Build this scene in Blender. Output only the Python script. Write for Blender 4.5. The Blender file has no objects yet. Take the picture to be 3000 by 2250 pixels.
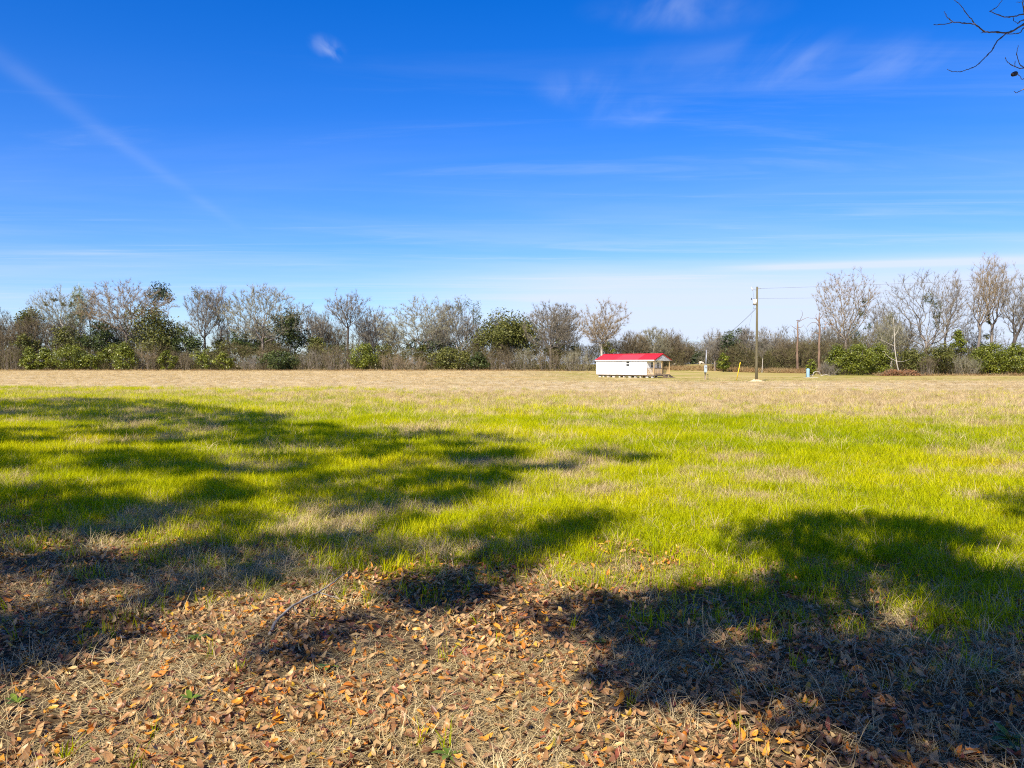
import bpy, bmesh, math, random
import numpy as np
from mathutils import Vector, Matrix, Euler

R = math.radians
rng = np.random.default_rng(7)
random.seed(7)
SC = bpy.context.scene
COL = SC.collection

# ------------------------------------------------------------------ camera
F, CX, CY, HOR, CAMZ = 2254.0, 1500.0, 1125.0, 1066.0, 1.9     # photograph's pixels (3000 x 2250)
PITCH = math.atan((CY - HOR) / F)
cam_d = bpy.data.cameras.new('camera')
cam = bpy.data.objects.new('camera', cam_d)
COL.objects.link(cam)
cam_d.sensor_width = 36.0
cam_d.lens = F / 3000.0 * 36.0
cam_d.clip_start, cam_d.clip_end = 0.05, 6000
cam.location = (0, 0, CAMZ)
cam.rotation_euler = (R(90) - PITCH, 0, 0)
SC.camera = cam
SC.render.resolution_x, SC.render.resolution_y = 1024, 768

# ------------------------------------------------------------------ light and exposure
SUN_AZ, SUN_EL = R(25), R(43)          # light travels towards azimuth 25 deg right of the view
Ldir = Vector((math.sin(SUN_AZ) * math.cos(SUN_EL), math.cos(SUN_AZ) * math.cos(SUN_EL), -math.sin(SUN_EL)))
sun_d = bpy.data.lights.new('sun', 'SUN')
sun_d.energy, sun_d.angle, sun_d.color = 5.0, R(0.5), (1.0, 0.915, 0.76)
sun = bpy.data.objects.new('sun', sun_d)
COL.objects.link(sun)
sun.rotation_euler = Ldir.to_track_quat('-Z', 'Y').to_euler()
SC.view_settings.view_transform = 'Standard'
SC.view_settings.look = 'None'
SC.view_settings.exposure = 0.85
SC.view_settings.gamma = 1.0
SC.cycles.filter_width = 1.1
SC.cycles.use_denoising = False
SC.cycles.max_bounces = 6
SC.cycles.transparent_max_bounces = 4


# ------------------------------------------------------------------ small node helpers
class NT:
    def __init__(self, tree):
        self.t, self.n, self.l = tree, tree.nodes, tree.links

    def new(self, kind, **kw):
        nd = self.n.new(kind)
        for k, v in kw.items():
            setattr(nd, k, v)
        return nd

    def put(self, sock, v):
        if hasattr(v, 'is_output'):
            self.l.new(v, sock)
        elif v is not None:
            sock.default_value = v

    def math(self, op, a, b=None, c=None, clamp=False):
        nd = self.new('ShaderNodeMath', operation=op, use_clamp=clamp)
        for i, v in enumerate((a, b, c)):
            self.put(nd.inputs[i], v)
        return nd.outputs[0]

    def step(self, v, lo, hi):
        nd = self.new('ShaderNodeMapRange', interpolation_type='SMOOTHSTEP')
        self.put(nd.inputs[0], v)
        nd.inputs[1].default_value, nd.inputs[2].default_value = lo, hi
        return nd.outputs[0]

    def mix(self, f, a, b, blend='MIX'):
        nd = self.new('ShaderNodeMix', data_type='RGBA', blend_type=blend)
        self.put(nd.inputs[0], f)
        for i, v in ((6, a), (7, b)):
            if isinstance(v, tuple) and len(v) == 3:
                v = v + (1,)
            self.put(nd.inputs[i], v)
        return nd.outputs[2]

    def noise(self, vec, scale, detail=4, rough=0.55, dist=0.0):
        nd = self.new('ShaderNodeTexNoise')
        if vec is not None:
            self.l.new(vec, nd.inputs['Vector'])
        nd.inputs['Scale'].default_value = scale
        nd.inputs['Detail'].default_value = detail
        nd.inputs['Roughness'].default_value = rough
        nd.inputs['Distortion'].default_value = dist
        return nd.outputs['Fac']

    def mapping(self, vec, scale=(1, 1, 1), rot=(0, 0, 0), loc=(0, 0, 0)):
        nd = self.new('ShaderNodeMapping')
        self.l.new(vec, nd.inputs[0])
        nd.inputs['Scale'].default_value = scale
        nd.inputs['Rotation'].default_value = rot
        nd.inputs['Location'].default_value = loc
        return nd.outputs[0]

    def ramp(self, f, stops, interp='LINEAR'):
        nd = self.new('ShaderNodeValToRGB')
        nd.color_ramp.interpolation = interp
        el = nd.color_ramp.elements
        while len(el) < len(stops):
            el.new(0.5)
        for e, (p, c) in zip(el, stops):
            e.position, e.color = p, tuple(c) + (1,)
        self.put(nd.inputs[0], f)
        return nd.outputs[0]


def pix_dir(x, y):
    """Direction in the place seen at a photograph pixel."""
    v = Vector(((x - CX) / F, 1.0, (CY - y) / F))
    v.rotate(Euler((-PITCH, 0, 0)))
    return v


def at(x, y, depth):
    d = pix_dir(x, y)
    return Vector((0, 0, CAMZ)) + d * (depth / d.y)


def on_ground(x, y):
    d = pix_dir(x, y)
    return Vector((0, 0, CAMZ)) + d * (CAMZ / -d.z)


# ------------------------------------------------------------------ sky
world = bpy.data.worlds.new('World')
SC.world = world
world.use_nodes = True
w = NT(world.node_tree)
w.n.clear()
sky = w.new('ShaderNodeTexSky', sky_type='NISHITA')
sky.sun_disc = False
sky.sun_elevation = SUN_EL
sky.sun_rotation = math.atan2(-Ldir.x, -Ldir.y)
sky.altitude, sky.air_density, sky.dust_density, sky.ozone_density = 0, 1.0, 0.6, 3.0
tc = w.new('ShaderNodeTexCoord').outputs['Generated']
sep = w.new('ShaderNodeSeparateXYZ')
w.l.new(tc, sep.inputs[0])
dx, dy, dz = sep.outputs
zc = w.math('MAXIMUM', dz, 0.012)
hs = w.new('ShaderNodeHueSaturation')
hs.inputs['Hue'].default_value = 0.507
hs.inputs['Saturation'].default_value = 1.46
hs.inputs['Value'].default_value = 1.0
w.l.new(sky.outputs[0], hs.inputs['Color'])
base = w.mix(1.0, hs.outputs[0], (0.90, 0.98, 1.36), 'MULTIPLY')
# cirrus layer: the direction projected on a plane high above
u = w.math('DIVIDE', dx, zc)
v = w.math('DIVIDE', dy, zc)
comb = w.new('ShaderNodeCombineXYZ')
w.l.new(u, comb.inputs[0]); w.l.new(v, comb.inputs[1])
uv = comb.outputs[0]
veil_n = w.noise(w.mapping(uv, (0.10, 0.34, 1), (0, 0, R(14))), 1.0, 6, 0.6, 0.5)
veil_hi = w.step(dz, 0.36, 0.06)
veil = w.math('MULTIPLY', w.step(veil_n, 0.36, 0.80), veil_hi)
fine = w.noise(w.mapping(uv, (0.25, 1.3, 1), (0, 0, R(-18))), 1.0, 7, 0.62, 1.0)
fine = w.math('MULTIPLY', w.step(fine, 0.50, 0.78), w.step(dz, 0.42, 0.10))
low = w.step(dz, 0.16, 0.03)
bank_n = w.noise(w.mapping(uv, (0.06, 0.16, 1), (0, 0, R(8))), 1.0, 5, 0.55, 0.3)
az = w.math('ARCTAN2', dx, dy)
bank = w.math('MULTIPLY', w.math('MULTIPLY', w.step(dz, 0.150, 0.085), w.step(az, -0.22, 0.15)), w.step(bank_n, 0.05, 0.5))


def streak(p, q, width, soft_noise):
    """A straight trail at cirrus height through the directions seen at two pixels; 1 on the line."""
    a, b = pix_dir(*p), pix_dir(*q)
    A, B = Vector((a.x / a.z, a.y / a.z)), Vector((b.x / b.z, b.y / b.z))
    t = (B - A).normalized()
    n = Vector((-t.y, t.x))
    dist = w.math('ADD', w.math('MULTIPLY', w.math('SUBTRACT', u, A.x), n.x), w.math('MULTIPLY', w.math('SUBTRACT', v, A.y), n.y))
    along = w.math('ADD', w.math('MULTIPLY', w.math('SUBTRACT', u, A.x), t.x), w.math('MULTIPLY', w.math('SUBTRACT', v, A.y), t.y))
    g = w.math('EXPONENT', w.math('MULTIPLY', w.math('POWER', w.math('ABSOLUTE', w.math('DIVIDE', dist, width)), 2.0), -1.0))
    Ltot = (B - A).length
    ends = w.math('MULTIPLY', w.step(along, -0.6 * Ltot, 0.1 * Ltot), w.step(along, 1.5 * Ltot, 0.6 * Ltot))
    return w.math('MULTIPLY', w.math('MULTIPLY', g, ends), soft_noise)


def wisp(x, y, sx, sy, sc, rot=0.0):
    d = pix_dir(x, y)
    U, V = d.x / d.z, d.y / d.z
    m = w.mapping(uv, (1 / sx, 1 / sy, 1), (0, 0, rot), (0, 0, 0))
    s2 = w.new('ShaderNodeVectorMath', operation='SUBTRACT')
    w.l.new(uv, s2.inputs[0]); s2.inputs[1].default_value = (U, V, 0)
    m = w.mapping(s2.outputs[0], (1 / sx, 1 / sy, 1), (0, 0, rot))
    ln = w.new('ShaderNodeVectorMath', operation='LENGTH')
    w.l.new(m, ln.inputs[0])
    g = w.step(ln.outputs['Value'], 1.0, 0.1)
    nn = w.noise(w.mapping(uv, (1, 0.35, 1), (0, 0, rot)), sc * 0.8, 5, 0.5, 0.5)
    return w.math('MULTIPLY', g, w.step(nn, 0.30, 0.80))


tn = w.noise(w.mapping(uv, (1, 1, 1)), 1.2, 5, 0.6)
tn = w.step(tn, 0.2, 0.7)
trail = w.math('MULTIPLY', streak((60, 215), (640, 625), 0.055, tn), 0.085)
trail2 = w.math('MULTIPLY', streak((2330, 781), (2960, 762), 0.30, w.step(bank_n, 0.0, 0.5)), 0.55)
wis = None
for args, k in (((963, 142, 0.07, 0.14, 26.0, 0.5), 0.24), ((2010, 28, 0.34, 0.20, 6.0, 0.2), 0.24),
                ((2330, 190, 0.75, 0.34, 5.0, -0.3), 0.24), ((1700, 265, 0.22, 0.28, 6.0, 0.1), 0.18),
                ((1850, 335, 0.26, 0.30, 6.0, 0.1), 0.16)):
    q = w.math('MULTIPLY', wisp(*args), k)
    wis = q if wis is None else w.math('ADD', wis, q)
cl = w.math('ADD', w.math('MULTIPLY', veil, 0.40), w.math('MULTIPLY', fine, 0.34))
cl = w.math('ADD', cl, w.math('MULTIPLY', bank, 0.84))
cl = w.math('ADD', cl, w.math('ADD', trail, w.math('ADD', trail2, wis)))
cl = w.math('MINIMUM', cl, 0.92)
cl = w.math('MULTIPLY', cl, w.step(dz, -0.02, 0.0))
skycol = w.mix(cl, base, (5.3, 5.95, 7.4))
bg = w.new('ShaderNodeBackground')
bg.inputs['Strength'].default_value = 0.08
w.l.new(skycol, bg.inputs['Color'])
wo = w.new('ShaderNodeOutputWorld')
w.l.new(bg.outputs[0], wo.inputs[0])


# ------------------------------------------------------------------ numpy noise and terrain
def vnoise(x, y, seed=0):
    x = np.asarray(x, float); y = np.asarray(y, float)
    xi, yi = np.floor(x).astype(np.int64), np.floor(y).astype(np.int64)
    fx, fy = x - xi, y - yi
    fx, fy = fx * fx * (3 - 2 * fx), fy * fy * (3 - 2 * fy)

    def h(a, b):
        n = (a * 374761393 + b * 668265263 + seed * 974634777) & 0x7fffffff
        n = ((n ^ (n >> 13)) * 1274126177) & 0x7fffffff
        return ((n ^ (n >> 16)) & 0xffff) / 65535.0
    return (h(xi, yi) * (1 - fx) + h(xi + 1, yi) * fx) * (1 - fy) + (h(xi, yi + 1) * (1 - fx) + h(xi + 1, yi + 1) * fx) * fy


def fbm(x, y, seed=0, o=4):
    s, a, t = 0.0, 0.5, 0.0
    for k in range(o):
        s = s + a * vnoise(x * 2 ** k, y * 2 ** k, seed + k)
        t += a
        a *= 0.55
    return s / t


def sstep(v, lo, hi):
    t = np.clip((np.asarray(v, float) - lo) / (hi - lo), 0, 1)
    return t * t * (3 - 2 * t)


def height(x, y):
    x = np.asarray(x, float); y = np.asarray(y, float)
    near = 1 - sstep(np.hypot(x, y), 25, 60)
    z = near * (0.10 * (fbm(x / 3.1, y / 3.1, 3, 3) - 0.5) + 0.05 * (fbm(x / 0.7, y / 0.7, 9, 2) - 0.5))
    gap = sstep(x / np.maximum(y, 1), 0.16, 0.24)
    return z + 1.7 * gap * sstep(y, 165, 300)


def zones(x, y):
    """litter, green and tan weights of the field at a place."""
    n1 = fbm(x / 2.3, y / 2.3, 21, 4) - 0.5
    n2 = fbm(x / 7.0, y / 5.0, 31, 4) - 0.5
    n3 = fbm(x / 1.1, y / 1.1, 41, 3) - 0.5
    yb = 7.3 - np.clip(x, -9, 6) * 0.36
    lit = 1 - sstep(y + 4.0 * n1 + 1.6 * n3, yb - 1.5, yb + 1.3)
    tb = 28 - 0.72 * np.clip(x, -30, 16)
    tan = sstep(y + 26 * n2 + 16 * n1 + 10 * n3, tb - 13, tb + 24)
    tan = np.maximum(tan, 0.0)
    patch = sstep(n1 + 0.7 * n3, 0.0, 0.22)          # dead tufts inside the green
    green = (1 - tan) * (1 - lit)
    mow = sstep(y + 10 * n2, 76, 90) * sstep(x + 30 * n2, -12, 14)                   # short mown grass round the house
    return lit, green, tan, patch, mow


# ------------------------------------------------------------------ mesh helpers
def tag(o, label=None, cat=None, group=None, kind=None):
    for k, val in (('label', label), ('category', cat), ('group', group), ('kind', kind)):
        if val:
            o[k] = val
    return o


def empty(name, loc=(0, 0, 0), rz=0.0):
    o = bpy.data.objects.new(name, None)
    o.empty_display_size = 0.2
    COL.objects.link(o)
    o.location = loc
    o.rotation_euler = (0, 0, rz)
    return o


def obj(name, me, mat=None, parent=None, link=True):
    o = bpy.data.objects.new(name, me)
    if link:
        COL.objects.link(o)
    if mat is not None:
        me.materials.append(mat)
    if parent is not None:
        o.parent = parent
    return o


def mesh_np(name, V, faces, smooth=False, attrs=None):
    """V (n,3); faces = list of (m,k) int arrays."""
    me = bpy.data.meshes.new(name)
    V = np.asarray(V, np.float32)
    me.vertices.add(len(V))
    me.vertices.foreach_set('co', V.ravel())
    loops, starts, tot = [], [], 0
    for f in faces:
        f = np.asarray(f, np.int32)
        if len(f) == 0:
            continue
        k = f.shape[1]
        loops.append(f.ravel())
        starts.append(tot + np.arange(len(f), dtype=np.int32) * k)
        tot += f.size
    L, S = np.concatenate(loops), np.concatenate(starts)
    me.loops.add(len(L)); me.loops.foreach_set('vertex_index', L)
    me.polygons.add(len(S)); me.polygons.foreach_set('loop_start', S)
    me.update(calc_edges=True)
    if smooth:
        me.polygons.foreach_set('use_smooth', np.ones(len(S), bool))
    for nm, arr, dom in (attrs or []):
        a = me.attributes.new(nm, 'FLOAT', dom)
        a.data.foreach_set('value', np.asarray(arr, np.float32))
    me.validate()
    return me


def bm_mesh(name, bm, smooth=False):
    me = bpy.data.meshes.new(name)
    bm.normal_update()
    bm.to_mesh(me)
    bm.free()
    if smooth:
        for p in me.polygons:
            p.use_smooth = True
    return me


def box(bm, x0, x1, y0, y1, z0, z1, M=None):
    vs = [bm.verts.new(((M @ Vector(c)) if M else Vector(c))) for c in
          ((x0, y0, z0), (x1, y0, z0), (x1, y1, z0), (x0, y1, z0), (x0, y0, z1), (x1, y0, z1), (x1, y1, z1), (x0, y1, z1))]
    for f in ((3, 2, 1, 0), (4, 5, 6, 7), (0, 1, 5, 4), (1, 2, 6, 5), (2, 3, 7, 6), (3, 0, 4, 7)):
        bm.faces.new([vs[i] for i in f])


def box_mesh(name, *args, bevel=0.0):
    bm = bmesh.new()
    box(bm, *args)
    if bevel:
        bmesh.ops.bevel(bm, geom=bm.edges[:], offset=bevel, segments=1, affect='EDGES')
    return bm_mesh(name, bm)


def tubes(P0, P1, R0, R1, n=4):
    """Tapered prisms for many segments at once -> verts, quads."""
    P0, P1 = np.asarray(P0, float), np.asarray(P1, float)
    R0, R1 = np.asarray(R0, float), np.asarray(R1, float)
    D = P1 - P0
    L = np.linalg.norm(D, axis=1, keepdims=True)
    D = D / np.maximum(L, 1e-9)
    ref = np.where(np.abs(D[:, 2:3]) < 0.9, np.array([[0, 0, 1.0]]), np.array([[1.0, 0, 0]]))
    A = np.cross(D, ref); A /= np.linalg.norm(A, axis=1, keepdims=True)
    B = np.cross(D, A)
    th = np.arange(n) * 2 * np.pi / n
    c, s = np.cos(th)[None, :, None], np.sin(th)[None, :, None]
    ring = A[:, None, :] * c + B[:, None, :] * s
    V = np.stack([P0[:, None, :] + ring * R0[:, None, None], P1[:, None, :] + ring * R1[:, None, None]], 1)
    S = len(P0)
    b = (np.arange(S) * 2 * n)[:, None]
    k = np.arange(n)[None, :]
    k2 = (k + 1) % n
    Q = np.stack([b + k, b + n + k, b + n + k2, b + k2], -1).reshape(-1, 4)
    return V.reshape(-1, 3), Q


def chain(points, radii, n=8, bm=None, cap=True):
    """One smooth tube through points."""
    own = bm is None
    bm = bm or bmesh.new()
    pts = [Vector(p) for p in points]
    rings, prev = [], None
    for i, p in enumerate(pts):
        d = (pts[min(i + 1, len(pts) - 1)] - pts[max(i - 1, 0)]).normalized()
        if prev is None:
            a = d.orthogonal().normalized()
        else:
            a = (prev - d * prev.dot(d)).normalized()
        prev = a
        b = d.cross(a)
        rings.append([bm.verts.new(p + (a * math.cos(2 * math.pi * k / n) + b * math.sin(2 * math.pi * k / n)) * radii[i]) for k in range(n)])
    for r0, r1 in zip(rings, rings[1:]):
        for k in range(n):
            bm.faces.new((r0[k], r0[(k + 1) % n], r1[(k + 1) % n], r1[k]))
    if cap:
        bm.faces.new(rings[0][::-1]); bm.faces.new(rings[-1])
    return bm


def smooth_path(pts, k=6, wob=0.0):
    """Catmull-Rom through points."""
    P = [Vector(p) for p in pts]
    P = [P[0] * 2 - P[1]] + P + [P[-1] * 2 - P[-2]]
    out = []
    for i in range(1, len(P) - 2):
        for j in range(k):
            t = j / k
            a, b, c, d = P[i - 1], P[i], P[i + 1], P[i + 2]
            q = 0.5 * ((2 * b) + (c - a) * t + (2 * a - 5 * b + 4 * c - d) * t * t + (3 * b - a - 3 * c + d) * t ** 3)
            out.append(q + Vector(rng.normal(0, wob, 3)) if wob else q)
    out.append(P[-2])
    return out


# ------------------------------------------------------------------ materials
def material(name):
    m = bpy.data.materials.new(name)
    m.use_nodes = True
    t = NT(m.node_tree)
    return m, t, t.n['Principled BSDF']


def plain(name, col, rough=0.7, var=0.15, scale=6.0, spec=0.3, metal=0.0, bump=0.0, stretch=(1, 1, 1), dirt=None):
    m, t, p = material(name)
    geo = t.new('ShaderNodeTexCoord').outputs['Object']
    n = t.noise(t.mapping(geo, stretch), scale, 6, 0.6)
    c = t.mix(t.step(n, 0.3, 0.7), tuple(k * (1 - var) for k in col), tuple(min(1, k * (1 + var)) for k in col))
    if dirt:
        n2 = t.noise(geo, dirt[1], 5, 0.65)
        c = t.mix(t.math('MULTIPLY', t.step(n2, 0.5, 0.72), dirt[2]), c, dirt[0])
    t.put(p.inputs['Base Color'], c)
    p.inputs['Roughness'].default_value = rough
    p.inputs['Specular IOR Level'].default_value = spec
    p.inputs['Metallic'].default_value = metal
    if bump:
        b = t.new('ShaderNodeBump')
        b.inputs['Strength'].default_value = bump
        t.l.new(n, b.inputs['Height'])
        t.l.new(b.outputs[0], p.inputs['Normal'])
    return m


def leafy(name, stops, trans=0.35, rough=0.5, spec=0.25, source='tint', interp='LINEAR', tcol=(1.0, 1.0, 0.6)):
    """Thin foliage: colour by a per-leaf or per-instance random number, light passing through."""
    m, t, p = material(name)
    if source == 'instance':
        a = t.new('ShaderNodeAttribute', attribute_type='INSTANCER', attribute_name='tint')
        f = a.outputs['Fac']
    elif source == 'object':
        f = t.new('ShaderNodeObjectInfo').outputs['Random']
    else:
        a = t.new('ShaderNodeAttribute', attribute_type='GEOMETRY', attribute_name='tint')
        f = a.outputs['Fac']
    c = t.ramp(f, stops, interp)
    if source == 'instance':                          # each blade or leaf of a tuft a little different
        bt = t.new('ShaderNodeAttribute', attribute_type='GEOMETRY', attribute_name='btint').outputs['Fac']
        k_ = t.math('ADD', t.math('MULTIPLY', bt, 0.55), 0.74)
        cc = t.new('ShaderNodeCombineColor')
        for i_ in range(3):
            t.l.new(k_, cc.inputs[i_])
        c = t.mix(1.0, c, cc.outputs[0], 'MULTIPLY')
    t.put(p.inputs['Base Color'], c)
    p.inputs['Roughness'].default_value = rough
    p.inputs['Specular IOR Level'].default_value = spec
    if trans:
        tr = t.new('ShaderNodeBsdfTranslucent')
        t.put(tr.inputs[0], t.mix(1.0, c, tcol, 'MULTIPLY'))
        mx = t.new('ShaderNodeMixShader')
        mx.inputs[0].default_value = trans
        t.l.new(p.outputs[0], mx.inputs[1]); t.l.new(tr.outputs[0], mx.inputs[2])
        t.l.new(mx.outputs[0], t.n['Material Output'].inputs[0])
    return m


M_BARK = plain('bark_grey', (0.20, 0.168, 0.138), 0.9, 0.35, 3.0, 0.1, bump=0.5, stretch=(1, 1, 0.3))
M_BARK_DARK = plain('bark_dark', (0.085, 0.07, 0.058), 0.9, 0.35, 3.0, 0.1, bump=0.5, stretch=(1, 1, 0.3))
M_BARK_PALE = plain('bark_pale', (0.42, 0.38, 0.32), 0.9, 0.25, 3.0, 0.1, bump=0.4, stretch=(1, 1, 0.3))
M_BARK_RED = plain('bark_red_dead_wood', (0.19, 0.128, 0.09), 0.9, 0.35, 2.0, 0.1, bump=0.4, stretch=(1, 1, 0.3))
M_TWIG = plain('twig_grey', (0.195, 0.172, 0.135), 0.9, 0.3, 0.7, 0.1)
M_TWIG_TAN = plain('twig_tan', (0.245, 0.188, 0.115), 0.9, 0.3, 0.7, 0.1)
M_TWIG_BROWN = plain('twig_brown', (0.16, 0.128, 0.08), 0.9, 0.3, 0.7, 0.1)
M_TWIG_GREEN = plain('twig_lichen', (0.24, 0.225, 0.15), 0.9, 0.3, 0.7, 0.1)
M_TWIG_BUD = plain('twig_pale_green_buds', (0.30, 0.36, 0.23), 0.9, 0.3, 0.7, 0.1)
G_BRIGHT = leafy('leaf_bright_green', [(0, (0.045, 0.06, 0.008)), (0.5, (0.135, 0.16, 0.015)), (1, (0.27, 0.28, 0.035))], 0.2, 0.4, 0.4)
G_OLIVE = leafy('leaf_olive', [(0, (0.036, 0.044, 0.010)), (0.5, (0.11, 0.118, 0.024)), (1, (0.21, 0.20, 0.05))], 0.2, 0.5)
G_DARK = leafy('leaf_dark_green', [(0, (0.018, 0.030, 0.010)), (0.5, (0.052, 0.074, 0.018)), (1, (0.115, 0.135, 0.035))], 0.15, 0.45)
G_PINE = leafy('leaf_pine', [(0, (0.022, 0.035, 0.016)), (0.5, (0.05, 0.07, 0.028)), (1, (0.10, 0.12, 0.05))], 0.1, 0.6)
G_RUST = leafy('leaf_rust', [(0, (0.16, 0.07, 0.03)), (0.5, (0.30, 0.14, 0.06)), (1, (0.42, 0.24, 0.11))], 0.2, 0.7)
G_BROWN = leafy('brush_brown', [(0, (0.055, 0.043, 0.022)), (0.45, (0.125, 0.098, 0.050)), (0.75, (0.17, 0.142, 0.068)), (1, (0.105, 0.115, 0.028))], 0.1, 0.8, 0.1)
G_FAR = leafy('far_wood_grey', [(0, (0.085, 0.075, 0.05)), (0.45, (0.14, 0.12, 0.085)), (0.8, (0.18, 0.155, 0.10)), (1, (0.07, 0.085, 0.04))], 0.0, 0.9, 0.1)

# ------------------------------------------------------------------ ground
def coords(lo, hi, d0, k):
    """Positions from 0 outwards with growing steps."""
    out, x = [0.0], 0.0
    while x < max(abs(lo), hi):
        x += d0 + k * x
        out.append(x)
    return np.array(out)


cx = coords(0, 3200, 0.16, 0.03)
gx = np.concatenate([-cx[:0:-1], cx])
gy = np.concatenate([-cx[:0:-1] - 0.0, cx]) + 5.0
gy = gy[gy > -600]
X, Y = np.meshgrid(gx, gy)
Z = height(X, Y)
nx, ny = len(gx), len(gy)
ii = np.arange(nx * ny).reshape(ny, nx)
Q = np.stack([ii[:-1, :-1], ii[:-1, 1:], ii[1:, 1:], ii[1:, :-1]], -1).reshape(-1, 4)
lit, green, tan, patch, mow = zones(X, Y)
me = mesh_np('ground', np.stack([X, Y, Z], -1).reshape(-1, 3), [Q], True,
             [('litter', lit.ravel(), 'POINT'), ('green', green.ravel(), 'POINT'), ('tan', tan.ravel(), 'POINT'), ('mow', mow.ravel(), 'POINT')])
m, t, p = material('field_soil_and_turf')
pos = t.new('ShaderNodeNewGeometry').outputs['Position']


def gat(nm):
    return t.new('ShaderNodeAttribute', attribute_name=nm).outputs['Fac']


big = t.noise(t.mapping(pos, (0.35, 1, 1)), 0.12, 7, 0.7)
mid = t.noise(pos, 2.2, 6, 0.65)
fin = t.noise(pos, 22, 6, 0.7)
soil = t.ramp(fin, [(0.25, (0.05, 0.033, 0.02)), (0.5, (0.10, 0.068, 0.038)), (0.75, (0.20, 0.14, 0.075))])
grn = t.ramp(mid, [(0.25, (0.20, 0.20, 0.012)), (0.5, (0.33, 0.32, 0.016)), (0.75, (0.45, 0.38, 0.07))])
streaky = t.noise(t.mapping(pos, (0.09, 0.30, 1), (0, 0, R(8))), 1.0, 8, 0.72, 0.6)
tanc = t.ramp(t.math('ADD', t.math('MULTIPLY', streaky, 0.35), t.math('ADD', t.math('MULTIPLY', mid, 0.25), t.math('MULTIPLY', big, 0.4))),
              [(0.36, (0.32, 0.27, 0.10)), (0.44, (0.42, 0.325, 0.165)), (0.50, (0.48, 0.38, 0.22)), (0.56, (0.53, 0.43, 0.28)), (0.64, (0.38, 0.32, 0.14))])
mowc = t.ramp(t.math('ADD', t.math('MULTIPLY', streaky, 0.7), t.math('MULTIPLY', big, 0.3)),
              [(0.40, (0.45, 0.335, 0.15)), (0.47, (0.41, 0.31, 0.12)), (0.53, (0.30, 0.26, 0.06)), (0.565, (0.21, 0.22, 0.03)), (0.60, (0.36, 0.29, 0.09)), (0.64, (0.46, 0.35, 0.16))])
c = t.mix(gat('litter'), grn, soil)
c = t.mix(gat('tan'), c, tanc)
c = t.mix(gat('mow'), c, mowc)
t.put(p.inputs['Base Color'], c)
p.inputs['Roughness'].default_value = 0.95
p.inputs['Specular IOR Level'].default_value = 0.05
bmp = t.new('ShaderNodeBump')
bmp.inputs['Strength'].default_value = 0.6
bmp.inputs['Distance'].default_value = 0.05
t.l.new(fin, bmp.inputs['Height'])
t.l.new(bmp.outputs[0], p.inputs['Normal'])
ground = tag(obj('ground', me, m), kind='structure')


def flat_patch(name, cx_, cy_, rx, ry, mat, seed, hump=0.0, rot=0.0, dz=0.004, n=40, rings=6):
    """An irregular sheet (or low heap) of soil lying on the ground."""
    V, fq, ft = [], [], []
    V.append((cx_, cy_, float(height(cx_, cy_)) + dz + hump))
    for r in range(1, rings + 1):
        k = r / rings
        for i in range(n):
            a = 2 * math.pi * i / n
            rr = k * (0.72 + 0.56 * float(fbm(np.array(2 + 1.6 * math.cos(a)), np.array(2 + 1.6 * math.sin(a)), seed, 3)))
            x, y = rx * rr * math.cos(a), ry * rr * math.sin(a)
            x, y = x * math.cos(rot) - y * math.sin(rot), x * math.sin(rot) + y * math.cos(rot)
            z = float(height(cx_ + x, cy_ + y)) + dz + hump * (1 - k) ** 1.3 * (0.6 + 0.8 * rng.random())
            if r == rings:
                z -= dz + 0.01
            V.append((cx_ + x, cy_ + y, z))
    for i in range(n):
        ft.append((0, 1 + i, 1 + (i + 1) % n))
    for r in range(rings - 1):
        for i in range(n):
            a, b = 1 + r * n + i, 1 + r * n + (i + 1) % n
            fq.append((a, a + n, b + n, b))
    me_ = mesh_np(name, V, [np.array(ft), np.array(fq)], True)
    return obj(name, me_, mat)


M_SAND = plain('pale_sand', (0.62, 0.47, 0.28), 0.95, 0.2, 4, 0.05, bump=0.4)
M_CLAY = plain('orange_clay', (0.52, 0.33, 0.10), 0.95, 0.2, 1.5, 0.05, bump=0.3)
a, b = on_ground(1120, 1102), on_ground(1690, 1107)
tag(flat_patch('dirt_track', (a.x + b.x) / 2, (a.y + b.y) / 2, (b - a).length / 2, 1.6, M_CLAY, 5, 0.0, math.atan2(b.y - a.y, b.x - a.x), 0.012), kind='structure')
g = on_ground(2030, 1086)
tag(flat_patch('sand_bank', g.x, g.y, 9.5, 5.5, M_SAND, 8, 0.30, -0.2, 0.02), kind='structure')
g = on_ground(1860, 1109)
tag(flat_patch('sand_patch', g.x - 1.0, g.y + 1.0, 2.6, 0.8, M_SAND, 9, 0.04, -0.75, 0.012), kind='structure')

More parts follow.
